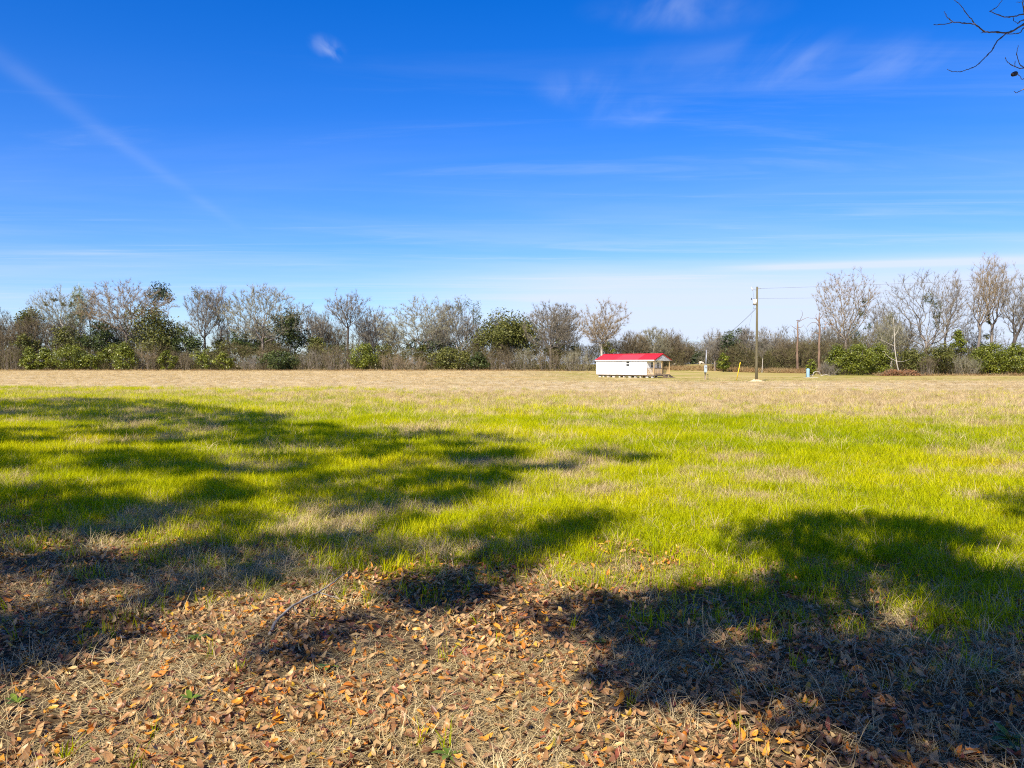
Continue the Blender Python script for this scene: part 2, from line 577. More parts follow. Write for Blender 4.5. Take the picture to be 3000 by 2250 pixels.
# ------------------------------------------------------------------ trees: skeleton grown towards scattered points
def grow(points, trunk, bf=0.35, step=0.8, wig=0.07, r0=0.02, expo=2.25, seed=0):
    """Balanced spanning tree from a trunk polyline to all points -> nodes, parent, radius, tips."""
    rg = np.random.default_rng(seed)
    cap = len(trunk) + len(points) * 14 + 10
    N = np.zeros((cap, 3)); P = np.full(cap, -1); L = np.zeros(cap)
    n = 0
    for i, q in enumerate(trunk):
        N[n] = q
        if i:
            P[n] = n - 1
            L[n] = L[n - 1] + np.linalg.norm(N[n] - N[n - 1])
        n += 1
    top = N[n - 1].copy()
    first = max(1, int(n * 0.45))
    points = np.asarray(points, float)
    order = np.argsort(np.linalg.norm(points - top, axis=1))
    for i in order:
        q = points[i]
        d = np.linalg.norm(N[first:n] - q, axis=1)
        up = np.maximum(N[first:n, 2] - q[2], 0) * 0.7
        j = first + int(np.argmin(d + bf * L[first:n] + up))
        dist = np.linalg.norm(q - N[j])
        k = int(np.clip(round(dist / step), 1, 12))
        if n + k >= cap:
            break
        pj, base_ = j, N[j].copy()
        # start along the mother branch, then bend to the target
        md = N[j] - N[P[j]] if P[j] >= 0 else np.array([0, 0, 1.0])
        md = md / (np.linalg.norm(md) + 1e-9)
        ctrl = base_ + md * dist * 0.33 + rg.normal(0, wig * dist, 3)
        for s in range(1, k + 1):
            tt = s / k
            pt = (1 - tt) ** 2 * base_ + 2 * tt * (1 - tt) * ctrl + tt * tt * q
            if s < k:
                pt = pt + rg.normal(0, wig * step, 3)
            N[n] = pt; P[n] = pj; L[n] = L[pj] + np.linalg.norm(N[n] - N[pj])
            pj = n
            n += 1
    N, P = N[:n], P[:n]
    kids = np.zeros(n, int)
    np.add.at(kids, P[1:], 1)
    tips = np.where(kids == 0)[0]
    acc = np.zeros(n)
    acc[tips] = r0 ** expo
    for i in range(n - 1, 0, -1):
        acc[i] *= 1.0 + 0.004
        acc[P[i]] += acc[i]
    rad = acc ** (1 / expo)
    return N, P, rad, tips


def crown_points(n, H, W, cb, shape, seed, lobes=7):
    rg = np.random.default_rng(seed)
    z0, z1 = H * cb, H
    C = []
    while len(C) < lobes:
        q = rg.uniform(-1, 1, 3)
        if np.linalg.norm(q) < 0.95:
            C.append(q)
    C = np.array(C)
    pts = []
    while len(pts) < n:
        c_ = C[rg.integers(lobes)]
        q = c_ + rg.normal(0, 0.36, 3)
        k = np.linalg.norm(q)
        if k > 1.02:
            continue
        zz = (q[2] + 1) / 2
        if shape == 'vase':
            wr = 0.25 + 0.80 * zz ** 0.8
            if zz > 0.75:
                wr *= 1 - 0.9 * (zz - 0.75) ** 1.2
        elif shape == 'spread':
            wr = 1.0
        elif shape == 'tall':
            wr = 1.0 - 0.35 * abs(zz - 0.35)
        else:
            wr = 1.0
        pts.append((q[0] * W / 2 * wr, q[1] * W / 2 * wr * 0.9, z0 + zz * (z1 - z0)))
    pts = np.array(pts)
    pts[:, 2] += H - pts[:, 2].max()
    return pts


def twig_tris(base, direc, n, length, width, seed, up=0.35, spread=0.9):
    rg = np.random.default_rng(seed)
    i = rg.integers(0, len(base), n)
    B = base[i]
    D = direc[i] + rg.normal(0, spread, (n, 3)) * 0.6
    D[:, 2] += up
    D /= np.linalg.norm(D, axis=1, keepdims=True) + 1e-9
    Lg = length * rg.uniform(0.35, 1.25, n)[:, None]
    S = np.cross(D, rg.normal(0, 1, (n, 3)))
    S /= np.linalg.norm(S, axis=1, keepdims=True) + 1e-9
    S *= width * 0.5
    tip = B + D * Lg
    V = np.stack([B - S, B + S, tip], 1).reshape(-1, 3)
    T = np.arange(n * 3).reshape(-1, 3)
    # side twigs
    f = rg.uniform(0.3, 0.9, n)[:, None]
    B2 = B + D * Lg * f
    D2 = D + rg.normal(0, 0.7, (n, 3)); D2[:, 2] += up * 0.5
    D2 /= np.linalg.norm(D2, axis=1, keepdims=True) + 1e-9
    V2 = np.stack([B2 - S * 0.8, B2 + S * 0.8, B2 + D2 * Lg * 0.6], 1).reshape(-1, 3)
    return np.concatenate([V, V2]), np.concatenate([T, T + n * 3])


def leaf_quads(C, rad, n_each, size, seed, flat=0.6, rz=0.8, up=0.4):
    """Small leaf faces filling clumps -> verts, quads, tint per face."""
    rg = np.random.default_rng(seed)
    C = np.asarray(C, float)
    rad = np.broadcast_to(np.asarray(rad, float), (len(C),))
    k = np.repeat(np.arange(len(C)), n_each)
    n = len(k)
    d = rg.normal(0, 1, (n, 3))
    d /= np.linalg.norm(d, axis=1, keepdims=True)
    rr = rg.random(n) ** 0.45
    P = C[k] + d * (rad[k] * rr)[:, None] * np.array([1, 1, rz])
    nrm = d * 0.7 + rg.normal(0, 0.6, (n, 3)); nrm[:, 2] += up
    nrm /= np.linalg.norm(nrm, axis=1, keepdims=True)
    a = np.cross(nrm, rg.normal(0, 1, (n, 3)))
    a /= np.linalg.norm(a, axis=1, keepdims=True)
    b_ = np.cross(nrm, a)
    s = size * rg.uniform(0.6, 1.35, n)[:, None]
    V = np.stack([P - a * s, P + b_ * s * flat * 0.6 - a * s * 0.1, P + a * s, P - b_ * s * flat * 0.6 + a * s * 0.1], 1).reshape(-1, 3)
    Qd = np.arange(n * 4).reshape(-1, 4)
    ck = rg.random(len(C))
    tint = np.clip(0.45 * ck[k] + 0.55 * rg.random(n), 0, 1)
    return V, Qd, tint


def split_tubes(N, P, rad, thick, sides=(6, 3)):
    """Trunk part from the thick segments, crown part from the thin ones."""
    idx = np.arange(1, len(N))
    big_ = rad[idx] >= thick
    out = []
    for sel, n_ in ((idx[big_], sides[0]), (idx[~big_], sides[1])):
        if len(sel) == 0:
            out.append((np.zeros((0, 3)), np.zeros((0, 4), int)))
            continue
        r_a = np.minimum(rad[P[sel]], rad[sel] * 1.35)
        out.append(tubes(N[P[sel]], N[sel] + (N[sel] - N[P[sel]]) * 0.04, r_a, rad[sel], n_))
    return out


def place(x, depth):
    X_ = (x - CX) / F * depth
    return Vector((X_, depth, float(height(X_, depth))))


def tall_of(top, depth):
    return at(1500, top, depth).z


def bare_tree(label, x, top, wpx, depth, cb=0.3, shape='round', seed=1, bark=None, twig=None, n=230, tw=2600, lean=0.0, lobes=7,
              bf=0.35, r0=0.022, twl=1.0, cat='tree', name='bare_tree', group=None, trunk_top=None, extras=(), wmul=1.0, fork=0.0):
    n, tw, r0, bf, wpx = int(n * 2.1), int(tw * 4.3), r0 * 1.1, bf * 2.1, wpx * 1.5
    g_ = place(x, depth)
    H = tall_of(top, depth) - g_.z
    W = wpx / F * depth
    e = empty(name, g_)
    tag(e, label, cat, group)
    rg = np.random.default_rng(seed)
    th = (trunk_top or cb * 1.05) * H
    k = max(4, int(th / 0.7))
    bend = rg.normal(0, 0.25, 2)
    trunk = [(lean * H * (i / k) * th / H + bend[0] * math.sin(3 * i / k) * 0.5, bend[1] * math.sin(2.4 * i / k) * 0.5, -0.3 + (th + 0.3) * i / k) for i in range(k + 1)]
    pts = crown_points(n, H, W, cb, shape, seed + 100, lobes)
    pts[:, 0] += lean * pts[:, 2]
    pts[:, 1] += fork
    N, P, rad, tips = grow(pts, trunk, bf, 0.85, 0.045, r0, 2.15, seed)
    rad[:3] *= np.array([1.35, 1.15, 1.05])
    (V1, Q1), (V2, Q2) = split_tubes(N, P, rad, 0.075)
    if len(V1):
        obj('trunk', mesh_np('trunk', V1, [Q1], True), bark or M_BARK, e)
    fine_ = np.where(rad < 0.06)[0]
    fine_ = fine_[fine_ > len(trunk)]
    dr = N[fine_] - N[P[fine_]]
    dr /= np.linalg.norm(dr, axis=1, keepdims=True) + 1e-9
    sc = depth / 215.0
    Vt, Tt = twig_tris(N[fine_], dr, tw, twl * (0.6 + 0.4 * sc), 0.040 * sc * wmul, seed + 5)
    Vc = np.concatenate([V2, Vt]) if len(V2) else Vt
    obj('crown', mesh_np('crown', Vc, [Q2, Tt + len(V2)]), twig or M_TWIG, e)
    for (nm, ex, ey, er, kind, cnt) in extras:        # clumps of leaves on the tree: pixel centre, radius in pixels
        c0 = at(ex, ey, depth) - g_
        rr = er / F * depth
        k2 = max(3, int(cnt / 40))
        cs = np.array(c0)[None, :] + np.random.default_rng(seed + ex).normal(0, 0.42 * rr, (k2, 3))
        Vq, Qq, tq = leaf_quads(cs, rr * 0.55, cnt // k2, 0.20 * sc, seed + ex + 1)
        obj(nm, mesh_np(nm, Vq, [Qq], attrs=[('tint', tq, 'FACE')]), kind, e)
    return e


def evergreen(label, x, top, wpx, depth, base=None, shape='mound', seed=1, mat=None, clumps=70, per=46, leaf=0.30, bark=None, name='evergreen_tree',
              cat='tree', group=None, stem=True, low=0.04, lobes=None):
    g_ = place(x, depth)
    H = tall_of(top, depth) - g_.z
    W = wpx / F * depth * (1.22 if shape == 'lobed' else 1.08)
    e = empty(name, g_)
    tag(e, label, cat, group)
    rg = np.random.default_rng(seed)
    C, rr = [], []
    lob = lobes or 6
    LC = rg.normal(0, 0.42, (lob, 3))
    while len(C) < clumps:
        q = rg.uniform(-1, 1, 3)
        k = np.linalg.norm(q)
        if k > 1 or rg.random() > 0.25 + 0.75 * k * k:
            continue
        zz = (q[2] + 1) / 2
        if shape == 'cone':
            s = 1.15 * (1 - zz) ** 0.75 + 0.06
            hz = np.hypot(q[0], q[1]) + 1e-6
            pos_ = (q[0] * s * W / 2, q[1] * s * W / 2, H * (low + (1 - low) * zz))
        elif shape == 'pine':
            if zz < 0.25:
                continue
            s = (1.15 - 0.9 * zz)
            pos_ = (q[0] * s * W / 2 * 1.2, q[1] * s * W / 2 * 1.2, H * (0.30 + 0.68 * zz))
        elif shape == 'lobed':
            q = LC[rg.integers(lob)] + rg.normal(0, 0.26, 3)
            if np.linalg.norm(q) > 1.05:
                continue
            pos_ = (q[0] * W / 2, q[1] * W / 2, H * (low + (1 - low) * (q[2] + 1) / 2))
        else:
            s = 1.0 if zz < 0.5 else math.sqrt(max(0.05, 1 - (2 * zz - 1) ** 2)) / (math.sqrt(1 - 0.0))
            s *= 0.75 + 0.5 * float(vnoise(3 + 2 * q[0] + seed, 3 + 2 * zz))
            pos_ = (q[0] * W / 2 * s * 1.1, q[1] * W / 2 * s * 1.1, H * (low + (1 - low) * zz))
        C.append(pos_)
        rr.append(rg.uniform(0.7, 1.25))
    C = np.array(C)
    R0 = 0.175 * (W * W * H) ** (1 / 3.0) if shape != 'pine' else 0.15 * W
    C[:, 2] *= (H - R0 * 0.5) / max(C[:, 2].max(), 0.1)
    sc = depth / 215.0
    Vq, Qq, tq = leaf_quads(C, np.array(rr) * R0, per, leaf * sc, seed + 1, 0.75, 0.7 if shape != 'pine' else 0.55)
    Vq[:, 2] = np.maximum(Vq[:, 2], 0.03)
    obj('crown', mesh_np('crown', Vq, [Qq], attrs=[('tint', tq, 'FACE')]), mat or G_DARK, e)
    if stem:
        trunk = [(rg.normal(0, 0.06) * i, rg.normal(0, 0.06) * i, -0.2 + H * 0.55 * i / 5) for i in range(6)]
        sel = C[rg.permutation(len(C))[:min(40, len(C))]]
        N, P, rad, tips = grow(sel, trunk, 0.3, 0.9, 0.08, 0.02 + 0.0012 * H, 2.2, seed)
        V_, Q_ = tubes(N[P[1:]], N[1:], np.minimum(rad[P[1:]], rad[1:] * 1.3), rad[1:], 5)
        obj('trunk', mesh_np('trunk', V_, [Q_], True), bark or M_BARK_DARK, e)
    return e


def brush(label, x, top, wpx, depth, seed, mat, n=900, twm=None, name='bare_shrub', group=None, leafn=0, leafmat=None):
    """A leafless bush: many stems fanning up from the ground."""
    g_ = place(x, depth)
    H = tall_of(top, depth) - g_.z
    W = wpx / F * depth
    e = empty(name, g_)
    tag(e, label, 'shrub', group)
    rg = np.random.default_rng(seed)
    sc = depth / 215.0
    ns = 46
    b0 = np.stack([rg.uniform(-0.32, 0.32, ns) * W, rg.uniform(-0.3, 0.3, ns) * W, np.zeros(ns)], 1)
    th, ph = rg.uniform(0, 2 * np.pi, ns), rg.random(ns) ** 0.6
    t1 = b0 * 1.25 + np.stack([np.cos(th) * ph * W * 0.16, np.sin(th) * ph * W * 0.16, H * rg.uniform(0.5, 0.95, ns) * (1 - 0.35 * np.abs(b0[:, 0]) / (0.32 * W))], 1)
    m1 = (b0 + t1) / 2 + rg.normal(0, 0.06 * H, (ns, 3)) + np.array([0, 0, 0.08 * H])
    r_ = 0.024 * sc * rg.uniform(0.6, 1.6, ns)
    Va, Qa = tubes(np.concatenate([b0, m1]), np.concatenate([m1, t1]), np.concatenate([r_ * 1.3, r_]), np.concatenate([r_, r_ * 0.4]), 3)
    obj('stems', mesh_np('stems', Va, [Qa]), twm or M_BARK, e)
    f = rg.random((n, 1)) ** 0.6
    i = rg.integers(0, ns, n)
    B = np.where(f < 0.5, b0[i] + (m1[i] - b0[i]) * f * 2, m1[i] + (t1[i] - m1[i]) * (f * 2 - 1))
    D = (t1 - b0)[i]; D /= np.linalg.norm(D, axis=1, keepdims=True)
    Vt, Tt = twig_tris(B, D, n, 0.30 * H ** 0.7 + 0.25, 0.032 * sc, seed + 3, 0.1, 1.1)
    Vt[:, 2] = np.maximum(Vt[:, 2], 0.02)
    obj('twigs', mesh_np('twigs', Vt, [Tt]), mat, e)
    if leafn:
        kk = max(4, leafn // 40)
        cs = B[rg.integers(0, n, kk)]
        Vq, Qq, tq = leaf_quads(cs, 0.14 * W + 0.2, 40, 0.22 * sc, seed + 8)
        Vq[:, 2] = np.maximum(Vq[:, 2], 0.02)
        obj('foliage', mesh_np('foliage', Vq, [Qq], attrs=[('tint', tq, 'FACE')]), leafmat or G_OLIVE, e)
    return e

# ------------------------------------------------------------------ the tiny house
M_WHITE = plain('white_paint', (0.80, 0.80, 0.79), 0.6, 0.03, 1.2, 0.3, dirt=((0.62, 0.60, 0.55), 1.3, 0.25))
M_WHITE2 = plain('white_paint_greyer', (0.66, 0.66, 0.66), 0.6, 0.05, 2.0, 0.3)
M_RED = [plain('red_metal_roof' + s, c, 0.38, 0.06, 0.8, 0.5, dirt=((0.40, 0.05, 0.04), 1.0, 0.3)) for s, c in
         (('', (0.64, 0.026, 0.026)), ('_faded', (0.66, 0.045, 0.05)), ('_deep', (0.58, 0.018, 0.018)))]
M_WOOD = plain('treated_pine', (0.46, 0.33, 0.17), 0.8, 0.2, 4, 0.15, stretch=(1, 1, 0.2), bump=0.2)
M_WOODG = plain('weathered_lumber', (0.27, 0.21, 0.16), 0.85, 0.25, 4, 0.1, stretch=(1, 1, 0.2))
M_GLASS, t, p = material('window_glass')
p.inputs['Base Color'].default_value = (0.02, 0.025, 0.03, 1)
p.inputs['Roughness'].default_value = 0.06
p.inputs['Specular IOR Level'].default_value = 0.8
M_DARK = plain('dark_void', (0.03, 0.028, 0.025), 0.9, 0.2)
M_CONC = plain('concrete_block', (0.50, 0.48, 0.44), 0.95, 0.15, 8, 0.05, bump=0.3)
M_GALV = plain('galvanised_metal', (0.42, 0.43, 0.44), 0.45, 0.12, 6, 0.5, metal=0.6)

HA = Vector((0.684, -0.730, 0)).normalized()
HL, HW, FZ, EZ, RISE = 10.1, 3.66, 0.50, 1.96, 0.78
near_c = Vector((18.95, 102.6, 0))
house = empty('tiny_house', near_c - HA * HL, math.atan2(HA.y, HA.x))
tag(house, 'long white tiny house with red metal roof and small porch on blocks', 'house')
# local axes: x along the house to the porch end, y from the near side (0) to the far side (HW), z up
PX = HL - 1.25                       # end wall of the room; the porch lies beyond


def hpart(name, me_, mat, parent=house):
    return obj(name, me_, mat, parent)


hpart('floor_frame', box_mesh('floor_frame', 0.02, HL - 0.02, 0.02, HW - 0.02, FZ - 0.16, FZ - 0.03), M_WOODG)
# near wall: sheets of grooved siding, with the opening of the window left free
win_x0, win_x1, win_z0, win_z1 = 5.42, 5.98, FZ + 1.10, FZ + 1.72


def siding(name, x0, x1, y0, y1, z0, z1, mat, horiz='x', grooves=4):
    """A sheet with shallow vertical grooves between strips."""
    bm = bmesh.new()
    g_ = 0.008
    if horiz == 'x':
        step_ = (x1 - x0) / grooves
        for i in range(grooves):
            box(bm, x0 + i * step_ + g_, x0 + (i + 1) * step_ - g_, y0, y1, z0, z1)
        box(bm, x0, x1, y0 + 0.006, y1 - 0.001, z0 + 0.001, z1 - 0.001)
    else:
        step_ = (y1 - y0) / grooves
        for i in range(grooves):
            box(bm, x0, x1, y0 + i * step_ + g_, y0 + (i + 1) * step_ - g_, z0, z1)
        box(bm, x0 + 0.001, x1 - 0.006, y0, y1, z0 + 0.001, z1 - 0.001)
    return hpart(name, bm_mesh(name, bm), mat)


zt = FZ + EZ
cuts = [0.0, 1.22, 2.44, 3.58, 4.66, win_x0, win_x1, 7.0, 8.1, PX]
for i, (a, b) in enumerate(zip(cuts, cuts[1:])):
    mt = M_WHITE2 if i == 3 else M_WHITE
    if a == win_x0:
        siding('siding_panel', a + .003, b - .003, 0.0, 0.05, FZ - 0.08, win_z0, mt, grooves=2)
        siding('siding_panel', a + .003, b - .003, 0.0, 0.05, win_z1, zt, mt, grooves=2)
    else:
        siding('siding_panel', a + .003, b - .003, 0.0, 0.05, FZ - 0.08, zt, mt)
for i in range(8):
    siding('siding_panel', i * PX / 8 + .003, (i + 1) * PX / 8 - .003, HW - 0.05, HW, FZ - 0.08, zt, M_WHITE)
bm = bmesh.new()
vs = [bm.verts.new(c) for c in ((0.0, 0.052, FZ - .08), (0.0, HW - 0.052, FZ - .08), (0.0, HW - 0.052, zt), (0.0, HW / 2, zt + RISE - .03), (0.0, 0.052, zt))]
f = bm.faces.new(vs)
bmesh.ops.solidify(bm, geom=[f], thickness=-0.05)
hpart('end_wall', bm_mesh('end_wall', bm), M_WHITE)
# end wall of the room at the porch, with window and door openings
dz1, wz0, wz1 = FZ + 1.72, FZ + 0.92, FZ + 1.62
wy0, wy1, dy0, dy1 = 0.95, 1.40, 2.32, 2.86
for (y0, y1, z0, z1) in ((0.052, wy0, FZ, zt), (wy0, wy1, FZ, wz0), (wy0, wy1, wz1, zt), (wy1, dy0, FZ, zt), (dy0, dy1, dz1, zt), (dy1, HW - .052, FZ, zt)):
    siding('porch_wall_panel', PX - 0.052, PX, y0 + .001, y1 - .001, z0, z1, M_WHITE, 'y', max(1, int((y1 - y0) / 0.28)))


def window(x0, x1, y0, y1, z0, z1, along, rows, cols, name='window'):
    """Frame proud of the wall, panes set back; along = 'x' for the long wall."""
    bm = bmesh.new()
    e_ = 0.05
    if along == 'x':
        for bxs in ((x0 - e_, x1 + e_, y0 - .025, y0 + .03, z1, z1 + e_), (x0 - e_, x1 + e_, y0 - .025, y0 + .03, z0 - e_, z0),
                    (x0 - e_, x0, y0 - .024, y0 + .03, z0, z1), (x1, x1 + e_, y0 - .024, y0 + .03, z0, z1)):
            box(bm, *bxs)
        for r in range(1, rows):
            zz = z0 + (z1 - z0) * r / rows
            box(bm, x0, x1, y0 - .018, y0 + .028, zz - .04, zz + .04)
    else:
        for bxs in ((x0 - .03, x0 + .025, y0 - e_, y1 + e_, z1, z1 + e_), (x0 - .03, x0 + .025, y0 - e_, y1 + e_, z0 - e_, z0),
                    (x0 - .03, x0 + .024, y0 - e_, y0, z0, z1), (x0 - .03, x0 + .024, y1, y1 + e_, z0, z1)):
            box(bm, *bxs)
        for r in range(1, rows):
            zz = z0 + (z1 - z0) * r / rows
            box(bm, x0 - .028, x0 + .018, y0, y1, zz - .018, zz + .018)
        for c_ in range(1, cols):
            yy = y0 + (y1 - y0) * c_ / cols
            box(bm, x0 - .027, x0 + .016, yy - .015, yy + .015, z0, z1)
    fr = hpart(name, bm_mesh(name, bm), M_WHITE)
    for r in range(rows):
        for c_ in range(cols):
            za, zb = z0 + (z1 - z0) * r / rows, z0 + (z1 - z0) * (r + 1) / rows
            if along == 'x':
                me_ = box_mesh('pane', x0, x1, y0 + .005, y0 + .02, za, zb)
            else:
                ya, yb = y0 + (y1 - y0) * c_ / cols, y0 + (y1 - y0) * (c_ + 1) / cols
                me_ = box_mesh('pane', x0 - .02, x0 - .005, ya, yb, za, zb)
            obj('pane', me_, M_GLASS, fr)
    return fr


window(win_x0, win_x1, 0.0, 0.05, win_z0, win_z1, 'x', 2, 1)
window(PX, PX, wy0, wy1, wz0, wz1, 'y', 2, 1)
door = hpart('door', box_mesh('door', PX - .04, PX - .008, dy0 + .004, dy1 - .004, FZ + .01, dz1 - .004), M_WHITE)
for r in range(3):
    for c_ in range(2):
        obj('pane', box_mesh('pane', PX - .012, PX + .004, dy0 + .1 + c_ * .17, dy0 + .25 + c_ * .17, FZ + .85 + r * .26, FZ + 1.07 + r * .26), M_GLASS, door)
obj('handle', box_mesh('handle', PX - .01, PX + .05, dy0 + .04, dy0 + .08, FZ + .86, FZ + .93, bevel=.008), M_GALV, door)
bm = bmesh.new()
for bxs in ((PX, PX + .03, dy0 - .08, dy0, FZ, dz1 + .08), (PX, PX + .03, dy1, dy1 + .08, FZ, dz1 + .08), (PX, PX + .029, dy0, dy1, dz1, dz1 + .08)):
    box(bm, *bxs)
hpart('door_trim', bm_mesh('door_trim', bm), M_WHITE)
hpart('porch_lamp', box_mesh('porch_lamp', PX, PX + .11, 2.02, 2.14, FZ + 1.70, FZ + 1.90, bevel=.02), M_DARK)
# deck boards
nb = 9
for i in range(nb):
    x0 = PX + .02 + i * (HL - PX - .02) / nb
    hpart('deck_board', box_mesh('deck_board', x0, x0 + (HL - PX - .02) / nb - .012, 0.0, HW, FZ - .03, FZ), M_WOOD)
# roof: ribbed metal sheets on two slopes, fascia, gable face
OV = 0.16
run = HW / 2 + OV
sl = RISE / (HW / 2)
nrf = 11
x_a, x_b = -0.14, HL + 0.14
for i in range(nrf):
    xa, xb = x_a + (x_b - x_a) * i / nrf, x_a + (x_b - x_a) * (i + 1) / nrf
    mt = M_RED[0 if i < 4 else (1 if i < 8 else 2)]
    for s in (0, 1):
        bm = bmesh.new()
        prof = []
        for k in range(13):
            q = xa + (xb - xa) * k / 12
            prof.append((q, 0.022 if k % 4 == 0 else 0.0))
        lo, hi = [], []
        for q, dz_ in prof:
            ye, zr = -OV, zt - OV * sl
            lo.append(bm.verts.new((q, ye if s == 0 else HW - ye, zr + 0.05 + dz_)))
            hi.append(bm.verts.new((q, HW / 2, zt + RISE + 0.05 + dz_)))
        for k in range(12):
            vv = (lo[k], lo[k + 1], hi[k + 1], hi[k])
            bm.faces.new(vv if s == 0 else vv[::-1])
        hpart('roof_sheet', bm_mesh('roof_sheet', bm), mt)
bm = bmesh.new()
for s in (-1, 1):
    vs = [bm.verts.new(c) for c in ((x_a - .02, HW / 2, zt + RISE + .085), (x_b + .02, HW / 2, zt + RISE + .085),
                                    (x_b + .02, HW / 2 + s * .16, zt + RISE + .085 - .16 * sl), (x_a - .02, HW / 2 + s * .16, zt + RISE + .085 - .16 * sl))]
    bm.faces.new(vs if s < 0 else vs[::-1])
hpart('ridge_cap', bm_mesh('ridge_cap', bm), M_RED[2])
for s in (0, 1):
    y0 = -OV if s == 0 else HW + OV - .03
    hpart('fascia', box_mesh('fascia', x_a + .02, x_b - .02, y0, y0 + .03, zt - OV * sl - .09, zt - OV * sl + .045), M_WHITE)
    hpart('soffit', box_mesh('soffit', x_a + .03, x_b - .03, (-OV + .032 if s == 0 else HW + .002), (-.002 if s == 0 else HW + OV - .032), zt - .11, zt - .085), M_WHITE)


def gable(x, name):
    bm = bmesh.new()
    vs = [bm.verts.new(c) for c in ((x, -OV + .04, zt - OV * sl - .06), (x, HW + OV - .04, zt - OV * sl - .06), (x, HW + OV - .04, zt - OV * sl + .03), (x, HW / 2, zt + RISE + .03), (x, -OV + .04, zt - OV * sl + .03))]
    f_ = bm.faces.new(vs)
    bmesh.ops.solidify(bm, geom=[f_], thickness=0.04)
    return hpart(name, bm_mesh(name, bm), M_WHITE)


gable(HL + 0.05, 'gable_face')
bm = bmesh.new()
bmesh.ops.create_cone(bm, cap_ends=True, segments=10, radius1=.13, radius2=.13, depth=.02, matrix=Matrix.Translation((HL + .065, HW / 2, zt + .42)) @ Matrix.Rotation(R(90), 4, 'Y'))
hpart('gable_vent', bm_mesh('gable_vent', bm), M_WHITE2)
for s in (-1, 1):
    bm = bmesh.new()
    y_e, z_e = HW / 2 + s * run, zt - OV * sl
    vs = [bm.verts.new(c) for c in ((HL + .15, y_e, z_e - .06), (HL + .15, HW / 2, zt + RISE - .06), (HL + .15, HW / 2, zt + RISE + .06), (HL + .15, y_e, z_e + .06))]
    f_ = bm.faces.new(vs if s < 0 else vs[::-1])
    bmesh.ops.solidify(bm, geom=[f_], thickness=0.02)
    hpart('rake_trim', bm_mesh('rake_trim', bm), M_RED[2])
hpart('porch_ceiling', box_mesh('porch_ceiling', PX + .01, HL + .03, 0.0, HW, zt - .08, zt - .05), M_WHITE)
# posts, rails, balusters
for (x0, y0) in ((HL - .12, .02), (HL - .12, HW / 2 - .06), (HL - .12, HW - .14), (PX + .01, HW - .13)):
    hpart('porch_post', box_mesh('porch_post', x0, x0 + .10, y0, y0 + .10, FZ, zt - .081, bevel=.008), M_WOOD)
RZ = FZ + 0.86


def railing(p0, p1, n_):
    d = Vector(p1) - Vector(p0)
    L_ = d.length
    M_ = Matrix.Translation(Vector(p0)) @ Matrix.Rotation(math.atan2(d.y, d.x), 4, 'Z')
    bm = bmesh.new()
    box(bm, 0, L_, -.05, .05, RZ - .04, RZ, M_)
    rl = hpart('railing', bm_mesh('railing', bm), M_WOODG)
    bm = bmesh.new()
    box(bm, 0, L_, -.02, .02, FZ + .08, FZ + .14, M_)
    obj('bottom_rail', bm_mesh('bottom_rail', bm), M_WOOD, rl)
    for i in range(n_):
        q = L_ * (i + .5) / n_
        bm = bmesh.new()
        box(bm, q - .019, q + .019, -.019, .019, FZ + .141, RZ - .041, M_)
        obj('baluster', bm_mesh('baluster', bm), M_WOOD, rl)


railing((PX + .02, .07, 0), (HL - .125, .07, 0), 9)
railing((HL - .07, .125, 0), (HL - .07, HW / 2 - .065, 0), 13)
railing((PX + .12, HW - .08, 0), (HL - .125, HW - .08, 0), 9)
# steps at the open half of the porch end
for k in range(3):
    z1 = FZ - .12 - k * .14
    x0 = HL + .02 + k * .27
    hpart('step_tread', box_mesh('step_tread', x0, x0 + .29, HW / 2 + .2, HW - .25, z1 - .04, z1), M_WOODG)
for y0 in (HW / 2 + .16, HW - .25):
    bm = bmesh.new()
    vs = [bm.verts.new(c) for c in ((HL, y0, FZ - .05), (HL, y0, FZ - .38), (HL + .62, y0, 0.0), (HL + .88, y0, 0.0), (HL + .88, y0, .08))]
    f_ = bm.faces.new(vs)
    bmesh.ops.solidify(bm, geom=[f_], thickness=0.04)
    hpart('step_stringer', bm_mesh('step_stringer', bm), M_WOODG)
# skids and blocks
for y0 in (.35, HW - .45):
    hpart('skid', box_mesh('skid', .1, HL - .1, y0, y0 + .10, FZ - .30, FZ - .161), M_WOODG)
bm = bmesh.new()
box(bm, -.20, .20, -.10, .10, 0, .095)
box(bm, -.195, .195, -.09, .09, .098, .195)
blk = bm_mesh('concrete_block', bm)
blk.materials.append(M_CONC)
Mh = Matrix.Translation(house.location) @ Matrix.Rotation(house.rotation_euler.z, 4, 'Z')
kk = 0
for i in range(11):
    for j, yy in enumerate((.20, HW - .4)):
        if j and i % 2:
            continue
        q = Mh @ Vector((.35 + i * (HL - .7) / 10 + rng.normal(0, .06), yy + rng.normal(0, .05), 0))
        o = bpy.data.objects.new('concrete_block', blk)
        COL.objects.link(o)
        o.location = (q.x, q.y, float(height(q.x, q.y)))
        o.rotation_euler = (0, 0, house.rotation_euler.z + (R(90) if i % 3 else 0) + rng.normal(0, .08))
        o.scale = (1, 1, 1.02)
        tag(o, 'grey concrete block stack holding up the white tiny house', 'block', 'concrete blocks under the tiny house')

